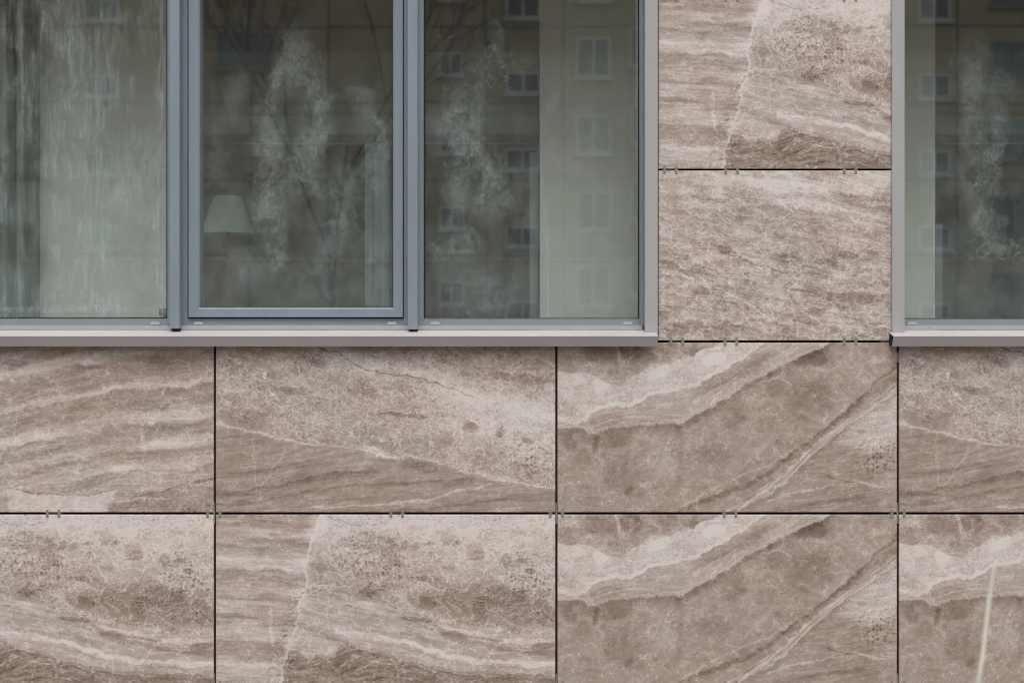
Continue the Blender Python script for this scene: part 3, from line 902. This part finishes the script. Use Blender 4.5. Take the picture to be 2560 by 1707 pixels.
# cavity membrane behind the tiles (backing), with the window openings left out
bm = bmesh.new()
for (a, b, c, d_) in ((-1600, 3960, 862, 2010), (1650, 2225, HEAD - 10, 862), (-1600, -800, HEAD - 10, 862), (3555, 3960, HEAD - 10, 862), (-1600, 3960, -1000, HEAD - 10)):
    bm_box(bm, X(a), X(b), CAV, CAV + 0.06, Z(d_), Z(c))
finish(bm, 'backing', M['dark'], wall)
# vertical carrier rails that show in the upright joints
for x in (-317, 537, 1391, 2245, 3099):
    box('rail', X(x - 9), X(x + 9), 0.012, 0.030, Z(1990), Z(866), M['rail'], wall)


# spring clips that hold the slab edges
def clip_mesh(corner):
    bm = bmesh.new()
    s = S
    t0, t1 = -0.0022, -0.0008
    offs = (-15.5, 15.5) if corner else (-14.5, 14.5)
    for ox in offs:
        for sg in (-1, 1):
            z0, z1 = sorted((sg * 2.4 * s, sg * 9.6 * s))
            bm_box(bm, (ox - 3.2) * s, (ox + 3.2) * s, t0, t1, z0, z1, 0.0003)
        bm_box(bm, (ox - 3.2) * s, (ox + 3.2) * s, t0 + 0.0004, 0.0125, -2.4 * s, 2.4 * s)
    bm_box(bm, -21 * s, 21 * s, 0.0126, 0.016, -2.6 * s, 2.6 * s)
    if corner:
        bm_box(bm, -2.2 * s, 2.2 * s, 0.0060, 0.0118, -26 * s, 26 * s)
        bm_box(bm, -1.2 * s, 1.2 * s, 0.0050, 0.0060, 19 * s, 21.4 * s)
    else:
        for ox in (-6, 5):
            bm_box(bm, (ox - 1.3) * s, (ox + 1.3) * s, 0.009, 0.0126, -1.1 * s, 1.1 * s)
    bmesh.ops.recalc_face_normals(bm, faces=bm.faces)
    me = bpy.data.meshes.new('clip')
    bm.to_mesh(me)
    bm.free()
    me.materials.append(M['clip'])
    return me


cm, cc = clip_mesh(False), clip_mesh(True)
clips = [(133, 1282.5, cm), (534.5, 1282.5, cc), (992, 1282.5, cm), (1391, 1282.5, cc), (1825, 1282.5, cm), (2245, 1282.5, cc), (2672, 1282.5, cm), (-317, 1282.5, cc),
         (131, 1710.5, cm), (534.5, 1710.5, cc), (989, 1710.5, cm), (1391, 1710.5, cc), (1827, 1710.5, cm), (2245, 1710.5, cc), (2672, 1710.5, cm)]
for y, xs in ((424, (1676, 1829, 2125)), (-5.5, (1676, 1829, 2125)), (853, (1692, 1827, 2125))):
    clips += [(x, y, cm) for x in xs]
for x, y, me in clips:
    o = link('clip', me, wall)
    o.location = (X(x), 0, Z(y))
# loose bracket visible in the upright joint by the right-hand window
box('bracket', X(2242.6), X(2247.4), 0.003, 0.012, Z(906), Z(880), M['clip'], wall, 0.0004)
box('bracket', X(2112 + 90), X(2229), 0.004, 0.014, Z(854.0), Z(851.2), M['clip'], wall, 0.0002)


# ------------------------------------------------------------------ ribbon windows
GY = 0.075       # glass plane
FY = 0.052       # fixed frame face
SY = 0.040       # opening sash face
CY = -0.006      # mullion cap face
UY = 0.030       # sill upstand face


def pane(parent, px0, px1, py0, py1, y=GY):
    bm = bmesh.new()
    fs = bm_box(bm, X(px0, y), X(px1, y), y, y + 0.024, Z(py1, y), Z(py0, y))
    o = finish(bm, 'pane', [M['glass'], M['clear']], parent)
    for p in o.data.polygons:
        p.material_index = 0 if p.normal.y < -0.5 else 1
    return o


def gasket(parent, px0, px1, py0, py1, y, wpx=2.0, seal=True):
    """dark rubber round the inside of a frame, with a yellowed sealant line along its foot"""
    bm = bmesh.new()
    a, b, c, d_ = X(px0, y), X(px1, y), Z(py1, y), Z(py0, y)
    t = wpx * S
    bm_box(bm, a - t, a, y, GY - 0.001, c - t, d_ + t)
    bm_box(bm, b, b + t, y, GY - 0.001, c - t, d_ + t)
    bm_box(bm, a, b, y, GY - 0.001, d_, d_ + t)
    bm_box(bm, a, b, y, GY - 0.001, c - t, c)
    finish(bm, 'gasket', M['gasket'], parent)
    if seal:
        box('sealant', a, b, y - 0.002, y + 0.008, c - 0.1 * t, c + 0.7 * t, M['sealant'], parent)


def drain_cap(parent, pxc, py=808.2):
    s = S
    bm = bmesh.new()
    yb = FY
    h0, h1 = -4.4 * s, 4.4 * s
    pts = [(-14, h0, yb - 0.0), (14, h0, yb - 0.0), (11.5, h1, yb), (-11.5, h1, yb), (-13.2, h0 + 0.0016, yb - 0.009), (13.2, h0 + 0.0016, yb - 0.009), (9.3, h1 - 0.0016, yb - 0.007), (-9.3, h1 - 0.0016, yb - 0.007)]
    vs = [bm.verts.new((a * s, c, b)) for a, b, c in pts]
    for f in ((0, 1, 5, 4), (1, 2, 6, 5), (2, 3, 7, 6), (3, 0, 4, 7), (4, 5, 6, 7), (3, 2, 1, 0)):
        bm.faces.new([vs[i] for i in f])
    bmesh.ops.recalc_face_normals(bm, faces=bm.faces)
    bmesh.ops.bevel(bm, geom=list(bm.edges), offset=0.0008, segments=2, affect='EDGES')
    o = finish(bm, 'drain_cap', M['cap'], parent)
    o.location = (X(pxc, FY), 0, Z(py, FY))
    o['label'] = 'small grey wedge-shaped cover over a drain slot'
    return o


def screw(parent, px, py, y=UY):
    bm = bmesh.new()
    bmesh.ops.create_cone(bm, cap_ends=True, segments=14, radius1=4.2 * S, radius2=2.6 * S, depth=0.0022, matrix=Matrix.Rotation(math.radians(90), 4, 'X'))
    o = finish(bm, 'screw', M['screw'], parent)
    o.location = (X(px, y), y - 0.0011, Z(py, y))
    bm = bmesh.new()
    bm_box(bm, -1.0 * S, 1.0 * S, -0.0018, -0.0012, -1.0 * S, 1.0 * S)
    h = finish(bm, 'screw_recess', M['gasket'], o)
    return o


BOT = 812          # foot of the fixed frame
TOP = HEAD


def mullion(parent, pxl, pxr, cap_l, cap_r, foot):
    """frame post between px edges with a projecting cap"""
    box('mullion', X(pxl, FY), X(pxr, FY), FY - 0.0004, 0.131, Z(BOT - 0.6, FY), Z(TOP + 18.5, FY), M['frame'], parent)
    xa, xb = X(cap_l, CY), X(cap_r, CY)
    w_ = xb - xa
    vprism('mullion_cap', [(xa, CY), (xb, CY), (xb, CY + 0.003), (xb, FY - 0.002), (xa, FY - 0.002), (xa, CY + 0.003)], Z(foot, CY), Z(TOP, CY), M['frame'], parent)
    box('end_plug', xa + w_ * 0.16, xb - 0.001, CY + 0.005, FY - 0.006, Z(foot + 5.4, CY), Z(foot, CY) - 0.0005, M['gasket'], parent)


def fixed_bay(parent, gl, gr, foot=795.5, caps=()):
    pane(parent, gl - 2, gr + 2, TOP, foot + 2)
    gasket(parent, gl, gr, TOP + 20, foot - 1.0, FY + 0.001, 2.2)
    for c in caps:
        drain_cap(parent, c)


def sash_bay(parent, s0, s1, gl, gr, caps=()):
    """opening light: sash frame of four mitred rails round its own pane"""
    sash = empty('sash')
    sash.parent = parent
    foot, gfoot = 792.3, 768.6
    top, gtop = TOP + 22, TOP + 46
    a, b = X(s0, SY), X(s1, SY)
    ga, gb = X(gl, SY), X(gr, SY)
    c, d_ = Z(foot, SY), Z(top, SY)
    gc, gd = Z(gfoot, SY), Z(gtop, SY)
    sp = 0.006   # splayed inner edge
    for (o4, i4) in ((((a, c), (b, c)), ((ga, gc), (gb, gc))), (((b, c), (b, d_)), ((gb, gc), (gb, gd))), (((b, d_), (a, d_)), ((gb, gd), (ga, gd))), (((a, d_), (a, c)), ((ga, gd), (ga, gc)))):
        bm = bmesh.new()
        g_ = 0.00035
        def pt(p, y): return bm.verts.new((p[0], y, p[1]))
        def mv(p, q, k): return (p[0] + (q[0] - p[0]) * k, p[1] + (q[1] - p[1]) * k)
        oA, oB = o4
        iA, iB = i4
        jA, jB = mv(iA, oA, 0.16), mv(iB, oB, 0.16)
        # pull the ends in by a hair so that the mitres show as joints
        dx = Vector((oB[0] - oA[0], oB[1] - oA[1])).normalized() * g_
        sh = lambda p, s_: (p[0] + dx.x * s_, p[1] + dx.y * s_)
        oA, iA, jA = sh(oA, 1), sh(iA, 1), sh(jA, 1)
        oB, iB, jB = sh(oB, -1), sh(iB, -1), sh(jB, -1)
        q = [pt(oA, SY), pt(oB, SY), pt(jB, SY), pt(jA, SY), pt(iB, SY + sp), pt(iA, SY + sp), pt(oA, 0.12), pt(oB, 0.12), pt(iB, 0.12), pt(iA, 0.12)]
        for f in ((0, 1, 2, 3), (3, 2, 4, 5), (0, 6, 7, 1), (5, 4, 8, 9), (6, 9, 8, 7), (0, 3, 5, 9, 6), (1, 7, 8, 4, 2)):
            bm.faces.new([q[i] for i in f])
        finish(bm, 'rail', M['frame'], sash)
    pane(sash, gl - 2, gr + 2, gtop - 2, gfoot + 2)
    gasket(sash, gl + 0.8, gr - 0.8, gtop + 1, gfoot - 0.5, SY + 0.008, 1.6)
    # shadow gap seal round the sash
    bm = bmesh.new()
    t = 3.2 * S
    for q in ((a - t, a - 0.0004, c - t, d_ + t), (b + 0.0004, b + t, c - t, d_ + t), (a - 0.0004, b + 0.0004, c - t, c - 0.0004), (a - 0.0004, b + 0.0004, d_ + 0.0004, d_ + t)):
        bm_box(bm, q[0], q[1], FY + 0.008, FY + 0.02, q[2], q[3])
    finish(bm, 'weather_seal', M['gasket'], parent)
    for c_ in caps:
        drain_cap(parent, c_)
    return sash


def sill(parent, px0, px1, end_left=None, end_right=None, ux0=None, ux1=None):
    """pressed sheet sill: upstand, sloping top, front drip that leans back"""
    yf = -0.060
    xa, xb = X(px0, yf), X(px1, yf)
    y_top0, z_top0 = UY, Z(824.5, UY)
    prof = [(0.050, Z(812.0, UY)), (UY, Z(812.0, UY)), (UY, z_top0), (yf, Z(838.5, yf)), (yf - 0.0015, Z(839.6, yf)), (yf + 0.018, Z(865.4, yf + 0.018)),
            (yf + 0.012, Z(865.0, yf + 0.012)), (yf + 0.0015, Z(841, yf)), (UY + 0.002, z_top0 - 0.003), (0.050, z_top0 - 0.003)]
    up = prism('sill_upstand', [(0.051, Z(812.0, UY)), (UY - 0.002, Z(812.2, UY)), (UY - 0.002, z_top0 + 0.0008), (0.051, z_top0 + 0.0008)], X(ux0, UY), X(ux1, UY), M['flash'], parent)
    prism('sill', [(UY, z_top0), (yf, Z(838.5, yf)), (yf - 0.0018, Z(839.8, yf)), (yf + 0.018, Z(865.4, yf + 0.018)), (yf + 0.0205, Z(865.0, yf + 0.020)),
                   (yf + 0.0015, Z(841.5, yf)), (UY, z_top0 - 0.0025), (0.051, z_top0 - 0.0025), (0.051, z_top0)], xa, xb, M['sill'], parent)
    return up


# --- left ribbon window
W1 = empty('ribbon_window', (0, 0, 0))
tag(W1, 'long blue-grey framed window of several panes, a white lampshade behind its glass', 'window', 'street windows of the tiled facade')
# fixed outer frame: foot rail pieces, head
for a, b in ((-745, -178), (-140, 418.5), (469, 1009.5), (1059, 1598.6)):
    box_px('bottom_rail', a + 0.3, b - 0.3, 796, BOT, FY, 0.13, M['frame'], W1)
box_px('head_rail', -760, 1611, TOP - 20, TOP + 18, FY, 0.13, M['frame'], W1)
box_px('jamb', -790, -745, TOP, BOT, FY, 0.13, M['frame'], W1)
# right-hand frame post beside the flashing
box_px('jamb', 1598.6, 1613, TOP, BOT, FY + 0.0003, 0.129, M['frame'], W1)
mullion(W1, -178, -140, -170, -146, 819)
mullion(W1, 418.5, 469, 424, 448.5, 820.5)
mullion(W1, 1009.5, 1059, 1019.5, 1043.8, 822.6)
fixed_bay(W1, -136, 416, 795, (388.5,))
fixed_bay(W1, 1062, 1596, 796.3, (1087.5, 1569.5))
sash_bay(W1, 471.3, 1006.8, 498, 982, (497, 980))
sash_bay(W1, -730, -182, -704, -206, ())
sill(W1, -800, 1644.8, ux0=-790, ux1=1606)
screw(W1, 1527.5, 818.2)
screw(W1, 820 - 900, 818.2)


def jamb_flashing(parent, px0, px1, side, foot):
    """upright folded sheet beside the window; side is +1 when the opening lies to its left"""
    yf = -0.012
    xa, xb = X(px0, yf), X(px1, yf)
    if side > 0:
        prof = [(xa, yf), (xb, yf), (xb, 0.0145), (xb - 0.0015, 0.0145), (xb - 0.0015, yf + 0.0015), (xa + 0.0015, yf + 0.0015), (xa + 0.0015, FY - 0.002), (xa, FY - 0.002)]
    else:
        prof = [(xa, yf), (xb, yf), (xb, FY - 0.002), (xb - 0.0015, FY - 0.002), (xb - 0.0015, yf + 0.0015), (xa + 0.0015, yf + 0.0015), (xa + 0.0015, 0.0145), (xa, 0.0145)]
    vprism('jamb_flashing', prof, Z(foot, yf), Z(TOP, yf), M['flash'], parent)


jamb_flashing(W1, 1613, 1644.4, 1, 835.5)
box('jamb_lining', X(1611.2, FY), X(1613, -0.010) - 0.0004, -0.002, FY - 0.0022, Z(826, 0), Z(TOP, 0), M['edge'], W1)
box('sealant', X(1644.9), X(1646.4), -0.0025, 0.012, Z(835), Z(TOP), M['rail'], W1)

# --- right window
W2 = empty('ribbon_window', (0, 0, 0))
tag(W2, 'window at the right edge of the picture, right of the tiled pier, dark room behind smeared glass', 'window', 'street windows of the tiled facade')
box_px('bottom_rail', 2252.3, 2849.7, 796.5, BOT, FY, 0.13, M['frame'], W2)
box_px('bottom_rail', 2900.3, 3499.7, 796.5, BOT, FY, 0.13, M['frame'], W2)
box_px('head_rail', 2240, 3540, TOP - 20, TOP + 18, FY, 0.13, M['frame'], W2)
box_px('jamb', 2240, 2252, TOP, BOT, FY + 0.0003, 0.129, M['frame'], W2)
box_px('jamb', 3500, 3545, TOP, BOT, FY + 0.0003, 0.129, M['frame'], W2)
mullion(W2, 2850, 2900, 2862, 2886, 822)
fixed_bay(W2, 2254, 2848, 797, (2279.5, 2820))
sash_bay(W2, 2903, 3496, 2930, 3470, (2930,))
sill(W2, 2233.5, 3560, ux0=2250, ux1=3550)
screw(W2, 2323.5, 818.2)
jamb_flashing(W2, 2230.6, 2261.4, -1, 836)
box('sill_end_shade', X(2228.6, -0.03), X(2233, -0.03), -0.036, 0.02, Z(862, 0), Z(838, 0), M['gasket'], W2)  # dark block in the open sill end, standing in for shade there
box('sealant', X(2228.6), X(2230.0), -0.0025, 0.012, Z(835), Z(TOP), M['rail'], W2)

# ------------------------------------------------------------------ the rooms behind the glass
RB = 5.0
FLZ = Z(812) - 0.75
CLZ = Z(HEAD - 60)
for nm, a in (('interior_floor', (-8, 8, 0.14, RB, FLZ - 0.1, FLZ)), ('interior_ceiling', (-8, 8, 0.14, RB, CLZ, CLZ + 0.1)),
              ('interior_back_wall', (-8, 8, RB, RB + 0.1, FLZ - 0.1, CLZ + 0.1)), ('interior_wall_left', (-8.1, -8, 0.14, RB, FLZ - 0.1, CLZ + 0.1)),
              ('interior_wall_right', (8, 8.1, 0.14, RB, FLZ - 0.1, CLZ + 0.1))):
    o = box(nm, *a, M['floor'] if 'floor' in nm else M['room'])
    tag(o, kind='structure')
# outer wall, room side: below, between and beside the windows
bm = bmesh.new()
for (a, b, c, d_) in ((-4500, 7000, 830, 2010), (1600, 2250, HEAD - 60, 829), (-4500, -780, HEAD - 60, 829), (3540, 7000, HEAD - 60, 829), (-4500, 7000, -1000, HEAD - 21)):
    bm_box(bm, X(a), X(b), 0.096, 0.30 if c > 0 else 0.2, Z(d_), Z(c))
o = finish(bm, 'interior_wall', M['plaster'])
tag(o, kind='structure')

# pale board piers a step behind the glass
PY = 0.58
o = box_px('plaster_pier', 100, 418, HEAD - 60, 1700, PY, PY + 0.15, M['plaster'])
tag(o, 'pale plastered pier seen through the leftmost, heavily streaked pane', 'pier', 'pale piers behind the windows')
o = box_px('plaster_pier', 1350, 2338, HEAD - 60, 1700, PY, PY + 0.15, M['plaster'])
tag(o, 'wide pale plastered pier behind the clear right end of the long window', 'pier', 'pale piers behind the windows')
o = box_px('metal_stud', 1324, 1345, 380, 1700, PY + 0.05, PY + 0.10, M['stud'])
tag(o, 'narrow blue-grey upright standing left of the wide pale pier', 'stud')
o = box_px('metal_stud', 2340, 2356, 560, 1700, PY + 0.05, PY + 0.10, M['stud'])
tag(o, 'narrow blue-grey upright behind the right window, right of the pale pier edge', 'stud')


def beam(px0, px1, lab):
    e = empty('ceiling_beam', (X((px0 + px1) / 2, 0.9), 0.9, Z(335, 0.9)))
    tag(e, lab, 'beam', 'ceiling beams behind the windows')
    mw = e.matrix_basis.inverted()
    def pc(name, a, b, c, d_, y0, y1, m):
        o = box_px(name, a, b, c, d_, y0, y1, m, e)
        o.data.transform(Matrix.Translation(-Vector(e.location)))
    pc('beam_face', px0, px1, 131, 290, 0.9, 1.15, M['beam'])
    pc('beam_lip', px0, px1, 290, 335, 0.88, 1.15, M['stud'])
    pc('soffit_board', px0 + (0 if px0 < 2000 else 26), px1 - (22 if px1 < 2000 else 0), 334, 360, 1.16, 1.18, M['plaster'])
    return e


beam(456, 1346, 'grey ceiling beam across the middle panes of the long window')
beam(2335, 3500, 'grey ceiling beam behind the right window')

# curtains
def curtain(pa, pb, py0, py1, y0, amp, waves, mat, label):
    bm = bmesh.new()
    n = int(waves * 10)
    a, b = X(pa, y0), X(pb, y0)
    v0, v1 = [], []
    for i in range(n + 1):
        f = i / n
        x = a + (b - a) * f
        y = y0 + amp * math.sin(f * waves * 6.283) + amp * 0.35 * math.sin(f * waves * 17.1 + 1.0)
        v0.append(bm.verts.new((x, y * 1.0, Z(py1, y0))))
        v1.append(bm.verts.new((x + 0.01 * math.sin(f * 9), y0 + (y - y0) * 0.8, Z(py0, y0))))
    for i in range(n):
        bm.faces.new((v0[i], v0[i + 1], v1[i + 1], v1[i]))
    bmesh.ops.solidify(bm, geom=list(bm.faces), thickness=0.002)
    o = finish(bm, 'curtain', mat, smooth=True)
    tag(o, label, 'curtain')
    return o


curtain(912, 972, 360, 765, 0.35, 0.022, 3.5, M['curtain'], 'narrow blue-grey curtain hanging at the right side of the opening sash')
curtain(-190, 96, -80, 1100, 0.50, 0.03, 8, M['teal'], 'dark teal curtain in upright folds at the far left edge of the picture')

# table lamp and its table
LY = 0.55
lamp = empty('table_lamp', (X(568.5, LY + 0.11), LY + 0.11, Z(770, LY)))
tag(lamp, 'table lamp with a white cone shade behind the lower left of the opening sash', 'lamp')


def lathe(name, prof, loc, mat, parent, seg=40):
    bm = bmesh.new()
    rings = []
    for r, z in prof:
        rings.append([bm.verts.new((r * math.cos(2 * math.pi * k / seg), r * math.sin(2 * math.pi * k / seg), z)) for k in range(seg)])
    for i in range(len(rings) - 1):
        for k in range(seg):
            bm.faces.new((rings[i][k], rings[i][(k + 1) % seg], rings[i + 1][(k + 1) % seg], rings[i + 1][k]))
    o = finish(bm, name, mat, parent, smooth=True)
    o.location = loc
    return o


kz = lambda py: Z(py, LY + 0.1) - Z(770, LY)
rs = S * (D + LY + 0.1) / D
lathe('lamp_shade', [(66 * rs, kz(584)), (34 * rs, kz(490)), (33 * rs, kz(490)), (64.5 * rs, kz(583.4)), (66 * rs, kz(584))], (0, 0, 0), M['shade'], lamp)
lathe('lamp_base', [(0.001, 0), (0.07, 0.0), (0.07, 0.012), (0.02, 0.03), (0.012, 0.09), (0.035, 0.14), (0.03, 0.18), (0.008, 0.21), (0.008, kz(520))], (0, 0, 0), M['wood'], lamp)
tb = empty('side_table', (X(620, LY), LY + 0.12, FLZ))
tag(tb, 'low wooden table standing under the lamp inside the window', 'table')
tz = Z(770, LY) - FLZ
tx = 0.34
box('table_top', -tx, tx, -0.16, 0.2, tz - 0.03, tz - 0.0005, M['wood'], tb, 0.003)
for sx in (-1, 1):
    for sy in (-0.13, 0.17):
        box('leg', sx * (tx - 0.04) - 0.02, sx * (tx - 0.04) + 0.02, sy - 0.02, sy + 0.02, 0, tz - 0.0305, M['wood'], tb, 0.002)

# ------------------------------------------------------------------ apartment building across the street, mirrored in the glass
RT = 10.3
L = D * RT - D                      # its facade stands this far in front of the wall
BX = lambda px: (px - 1280) * S * RT
BZ = lambda py: EYE + (853 - py) * S * RT
bld = empty('apartment_building', (0, -L, 0))
tag(bld, 'ochre panel-built apartment block mirrored in the window glass, white plastic windows', 'building')
BH = 16.5
bx0, bx1 = -46.0, 52.0


def bb(name, x0, x1, y0, y1, z0, z1, mat, parent=bld):
    # y0..y1 measured from the building face towards the tiled wall
    return box(name, x0, x1, y0, y1, z0, z1, mat, parent)


cols = []      # (px left, px right, height px, phase of the sill rows, sashes)
for c in ((208, 298, 58, 243), (540, 680, 96, 172), (1095, 1160, 60, 190), (1262, 1352, 56, 234), (1442, 1530, 100, 193), (1574, 1662, 100, 166),
          (1800, 1890, 100, 193), (2020, 2110, 58, 240), (2298, 2380, 62, 244), (2478, 2600, 100, 208), (2800, 2890, 100, 193), (3100, 3190, 60, 240), (3400, 3490, 100, 193),
          (-90, 0, 100, 193), (-380, -290, 60, 240), (-700, -610, 100, 193), (-1000, -910, 100, 193)):
    cols.append(c)
bb('wall', bx0, bx1, -12.0, 0.0, 0.0, BH, M['bld'])
bb('plinth', bx0 - 0.05, bx1 + 0.05, 0.0, 0.10, 0.0, BZ(840), M['bld2'])
bb('roof', bx0 - 0.3, bx1 + 0.3, -12.3, 0.3, BH, BH + 0.25, M['roof'])
fh = 191
for k in range(6):
    zz = BZ(62 + 191 * (k - 1) + 3)
    if 1.5 < zz < BH:
        bb('panel_joint', bx0, bx1, 0.0005, 0.02, zz - 0.03, zz + 0.03, M['joint'])
for px in range(-1560, 3800, 197):
    pxx = px + 1395 - 7 * 197 + 0
    xx = BX(pxx)
    if bx0 < xx < bx1:
        bb('panel_joint', xx - 0.035, xx + 0.035, 0.003, 0.024, BZ(840), BH - 0.01, M['joint'])
wmeshes = {}
for (a, b, h, ph) in cols:
    wd = BX(b) - BX(a)
    hh = h * S * RT
    fr_t, post = 0.11, 0.10
    key = (round(wd, 2), round(hh, 2))
    if key not in wmeshes:
        bm = bmesh.new()
        for q in ((-wd / 2, -wd / 2 + fr_t, 0, hh), (wd / 2 - fr_t, wd / 2, 0, hh), (-wd / 2 + fr_t, wd / 2 - fr_t, 0, fr_t), (-wd / 2 + fr_t, wd / 2 - fr_t, hh - fr_t, hh), (-post / 2, post / 2, fr_t, hh - fr_t)):
            bm_box(bm, q[0], q[1], 0.0, 0.07, q[2], q[3])
        bm_box(bm, -wd / 2 - 0.08, wd / 2 + 0.08, 0.0, 0.16, -0.10, -0.001)
        bmesh.ops.recalc_face_normals(bm, faces=bm.faces)
        m1 = bpy.data.meshes.new('window'); bm.to_mesh(m1); bm.free(); m1.materials.append(M['upvc2' if a in (540, 2478) else 'upvc'])
        bm = bmesh.new()
        bm_box(bm, -wd / 2 + fr_t, -post / 2, 0.001, 0.03, fr_t, hh - fr_t)
        bm_box(bm, post / 2, wd / 2 - fr_t, 0.001, 0.03, fr_t, hh - fr_t)
        bmesh.ops.recalc_face_normals(bm, faces=bm.faces)
        m2 = bpy.data.meshes.new('pane'); bm.to_mesh(m2); bm.free(); m2.materials.append(M['farglass'])
        wmeshes[key] = (m1, m2)
    m1, m2 = wmeshes[key]
    for k in range(-2, 4):
        zs = BZ(ph + fh * k)
        if zs < 0.8 or zs + hh > BH - 0.2 or (a == 540 and k > 0):
            continue
        o = link('window', m1, bld)
        o.location = ((BX(a) + BX(b)) / 2, 0.0005, zs)
        p2 = link('pane', m2, o)
# yellow gas pipe along the ground floor with a riser
def tube(name, pts, r, mat, parent):
    cu = bpy.data.curves.new(name, 'CURVE')
    cu.dimensions = '3D'
    cu.bevel_depth = r
    cu.bevel_resolution = 2
    sp = cu.splines.new('POLY')
    sp.points.add(len(pts) - 1)
    for q, c in zip(sp.points, pts):
        q.co = (*c, 1)
    tmp = bpy.data.objects.new(name, cu)
    me = bpy.data.meshes.new_from_object(tmp)
    bpy.data.objects.remove(tmp)
    me.materials.append(mat)
    return link(name, me, parent)


tube('gas_pipe', [(bx0 + 1, 0.14, BZ(652)), (bx1 - 1, 0.14, BZ(652))], 0.045, M['pipe'], bld)
tube('gas_pipe', [(BX(1366), 0.14, BZ(652)), (BX(1366), 0.14, BZ(-60))], 0.03, M['pipe'], bld)

# bare street tree whose twigs show faintly in the mirrored facade
TL = 30.0
TS = S * (D + TL) / D


def bare_tree(px, foot_z, height, seed):
    rnd = random.Random(seed)
    t = empty('bare_tree', ((px - 1280) * TS, -TL, foot_z))
    tag(t, 'leafless street tree mirrored faintly in the middle panes', 'tree')
    bms = {'trunk': bmesh.new(), 'branches': bmesh.new()}

    def limb(bm, p, q, r0, r1):
        d = (q - p).normalized()
        a = d.orthogonal().normalized()
        b = d.cross(a)
        n = 5
        ra = [bm.verts.new(p + (a * math.cos(k * 6.283 / n) + b * math.sin(k * 6.283 / n)) * r0) for k in range(n)]
        rb = [bm.verts.new(q + (a * math.cos(k * 6.283 / n) + b * math.sin(k * 6.283 / n)) * r1) for k in range(n)]
        for k in range(n):
            bm.faces.new((ra[k], ra[(k + 1) % n], rb[(k + 1) % n], rb[k]))

    def grow(p, d, ln, r, depth):
        q = p + d * ln
        bm = bms['trunk' if depth >= 6 else 'branches']
        limb(bm, p, q, r, r * 0.72)
        if depth == 0:
            return
        for k in range(3 if depth < 6 else 2):
            nd = (d + Vector((rnd.uniform(-.7, .7), rnd.uniform(-.7, .7), rnd.uniform(-.15, .55)))).normalized()
            grow(q - d * ln * rnd.uniform(0, 0.3), nd, ln * rnd.uniform(0.62, 0.84), r * 0.62, depth - 1)
    grow(Vector((0, 0, 0)), Vector((0.03, 0, 1)), height * 0.30, 0.085, 7)
    for nm, bm in bms.items():
        finish(bm, nm, M['wood'], t)


bare_tree(820, 0.0, 14.0, 5)

# ------------------------------------------------------------------ dry grass stalk close to the lens
GYD = -2.7                     # two metres in front of the wall


def stalk():
    pts_px = [(2448, 1707 + 560), (2441, 1850), (2433, 1707), (2450, 1640), (2462, 1580), (2475, 1520), (2487, 1460), (2496, 1418), (2500, 1404)]
    rad = [7.5, 7, 6.8, 6.4, 6.2, 5.9, 5.6, 5.0, 3.2]
    k = (D + GYD) / D
    pts = []
    for (x, y) in pts_px:
        z = EYE + (853 - y) * S * k
        pts.append(((x - 1280) * S * k, GYD + 0.02 * math.sin(y * 0.01), z))
    pts[0] = (pts[0][0], pts[0][1], min(pts[0][2], 0.0))
    seg = 8
    bm = bmesh.new()
    rings = []
    for (p, r) in zip(pts, rad):
        rr = r * S * k
        rings.append([bm.verts.new((p[0] + rr * math.cos(2 * math.pi * j / seg), p[1] + rr * math.sin(2 * math.pi * j / seg), p[2])) for j in range(seg)])
    for i in range(len(rings) - 1):
        for j in range(seg):
            bm.faces.new((rings[i][j], rings[i][(j + 1) % seg], rings[i + 1][(j + 1) % seg], rings[i + 1][j]))
    bm.faces.new(rings[0][::-1])
    bm.faces.new(rings[-1])
    o = finish(bm, 'grass_stalk', M['stalk'], smooth=True)
    tag(o, 'single dry straw-coloured grass stalk leaning in front of the lower right tiles', 'grass')


stalk()
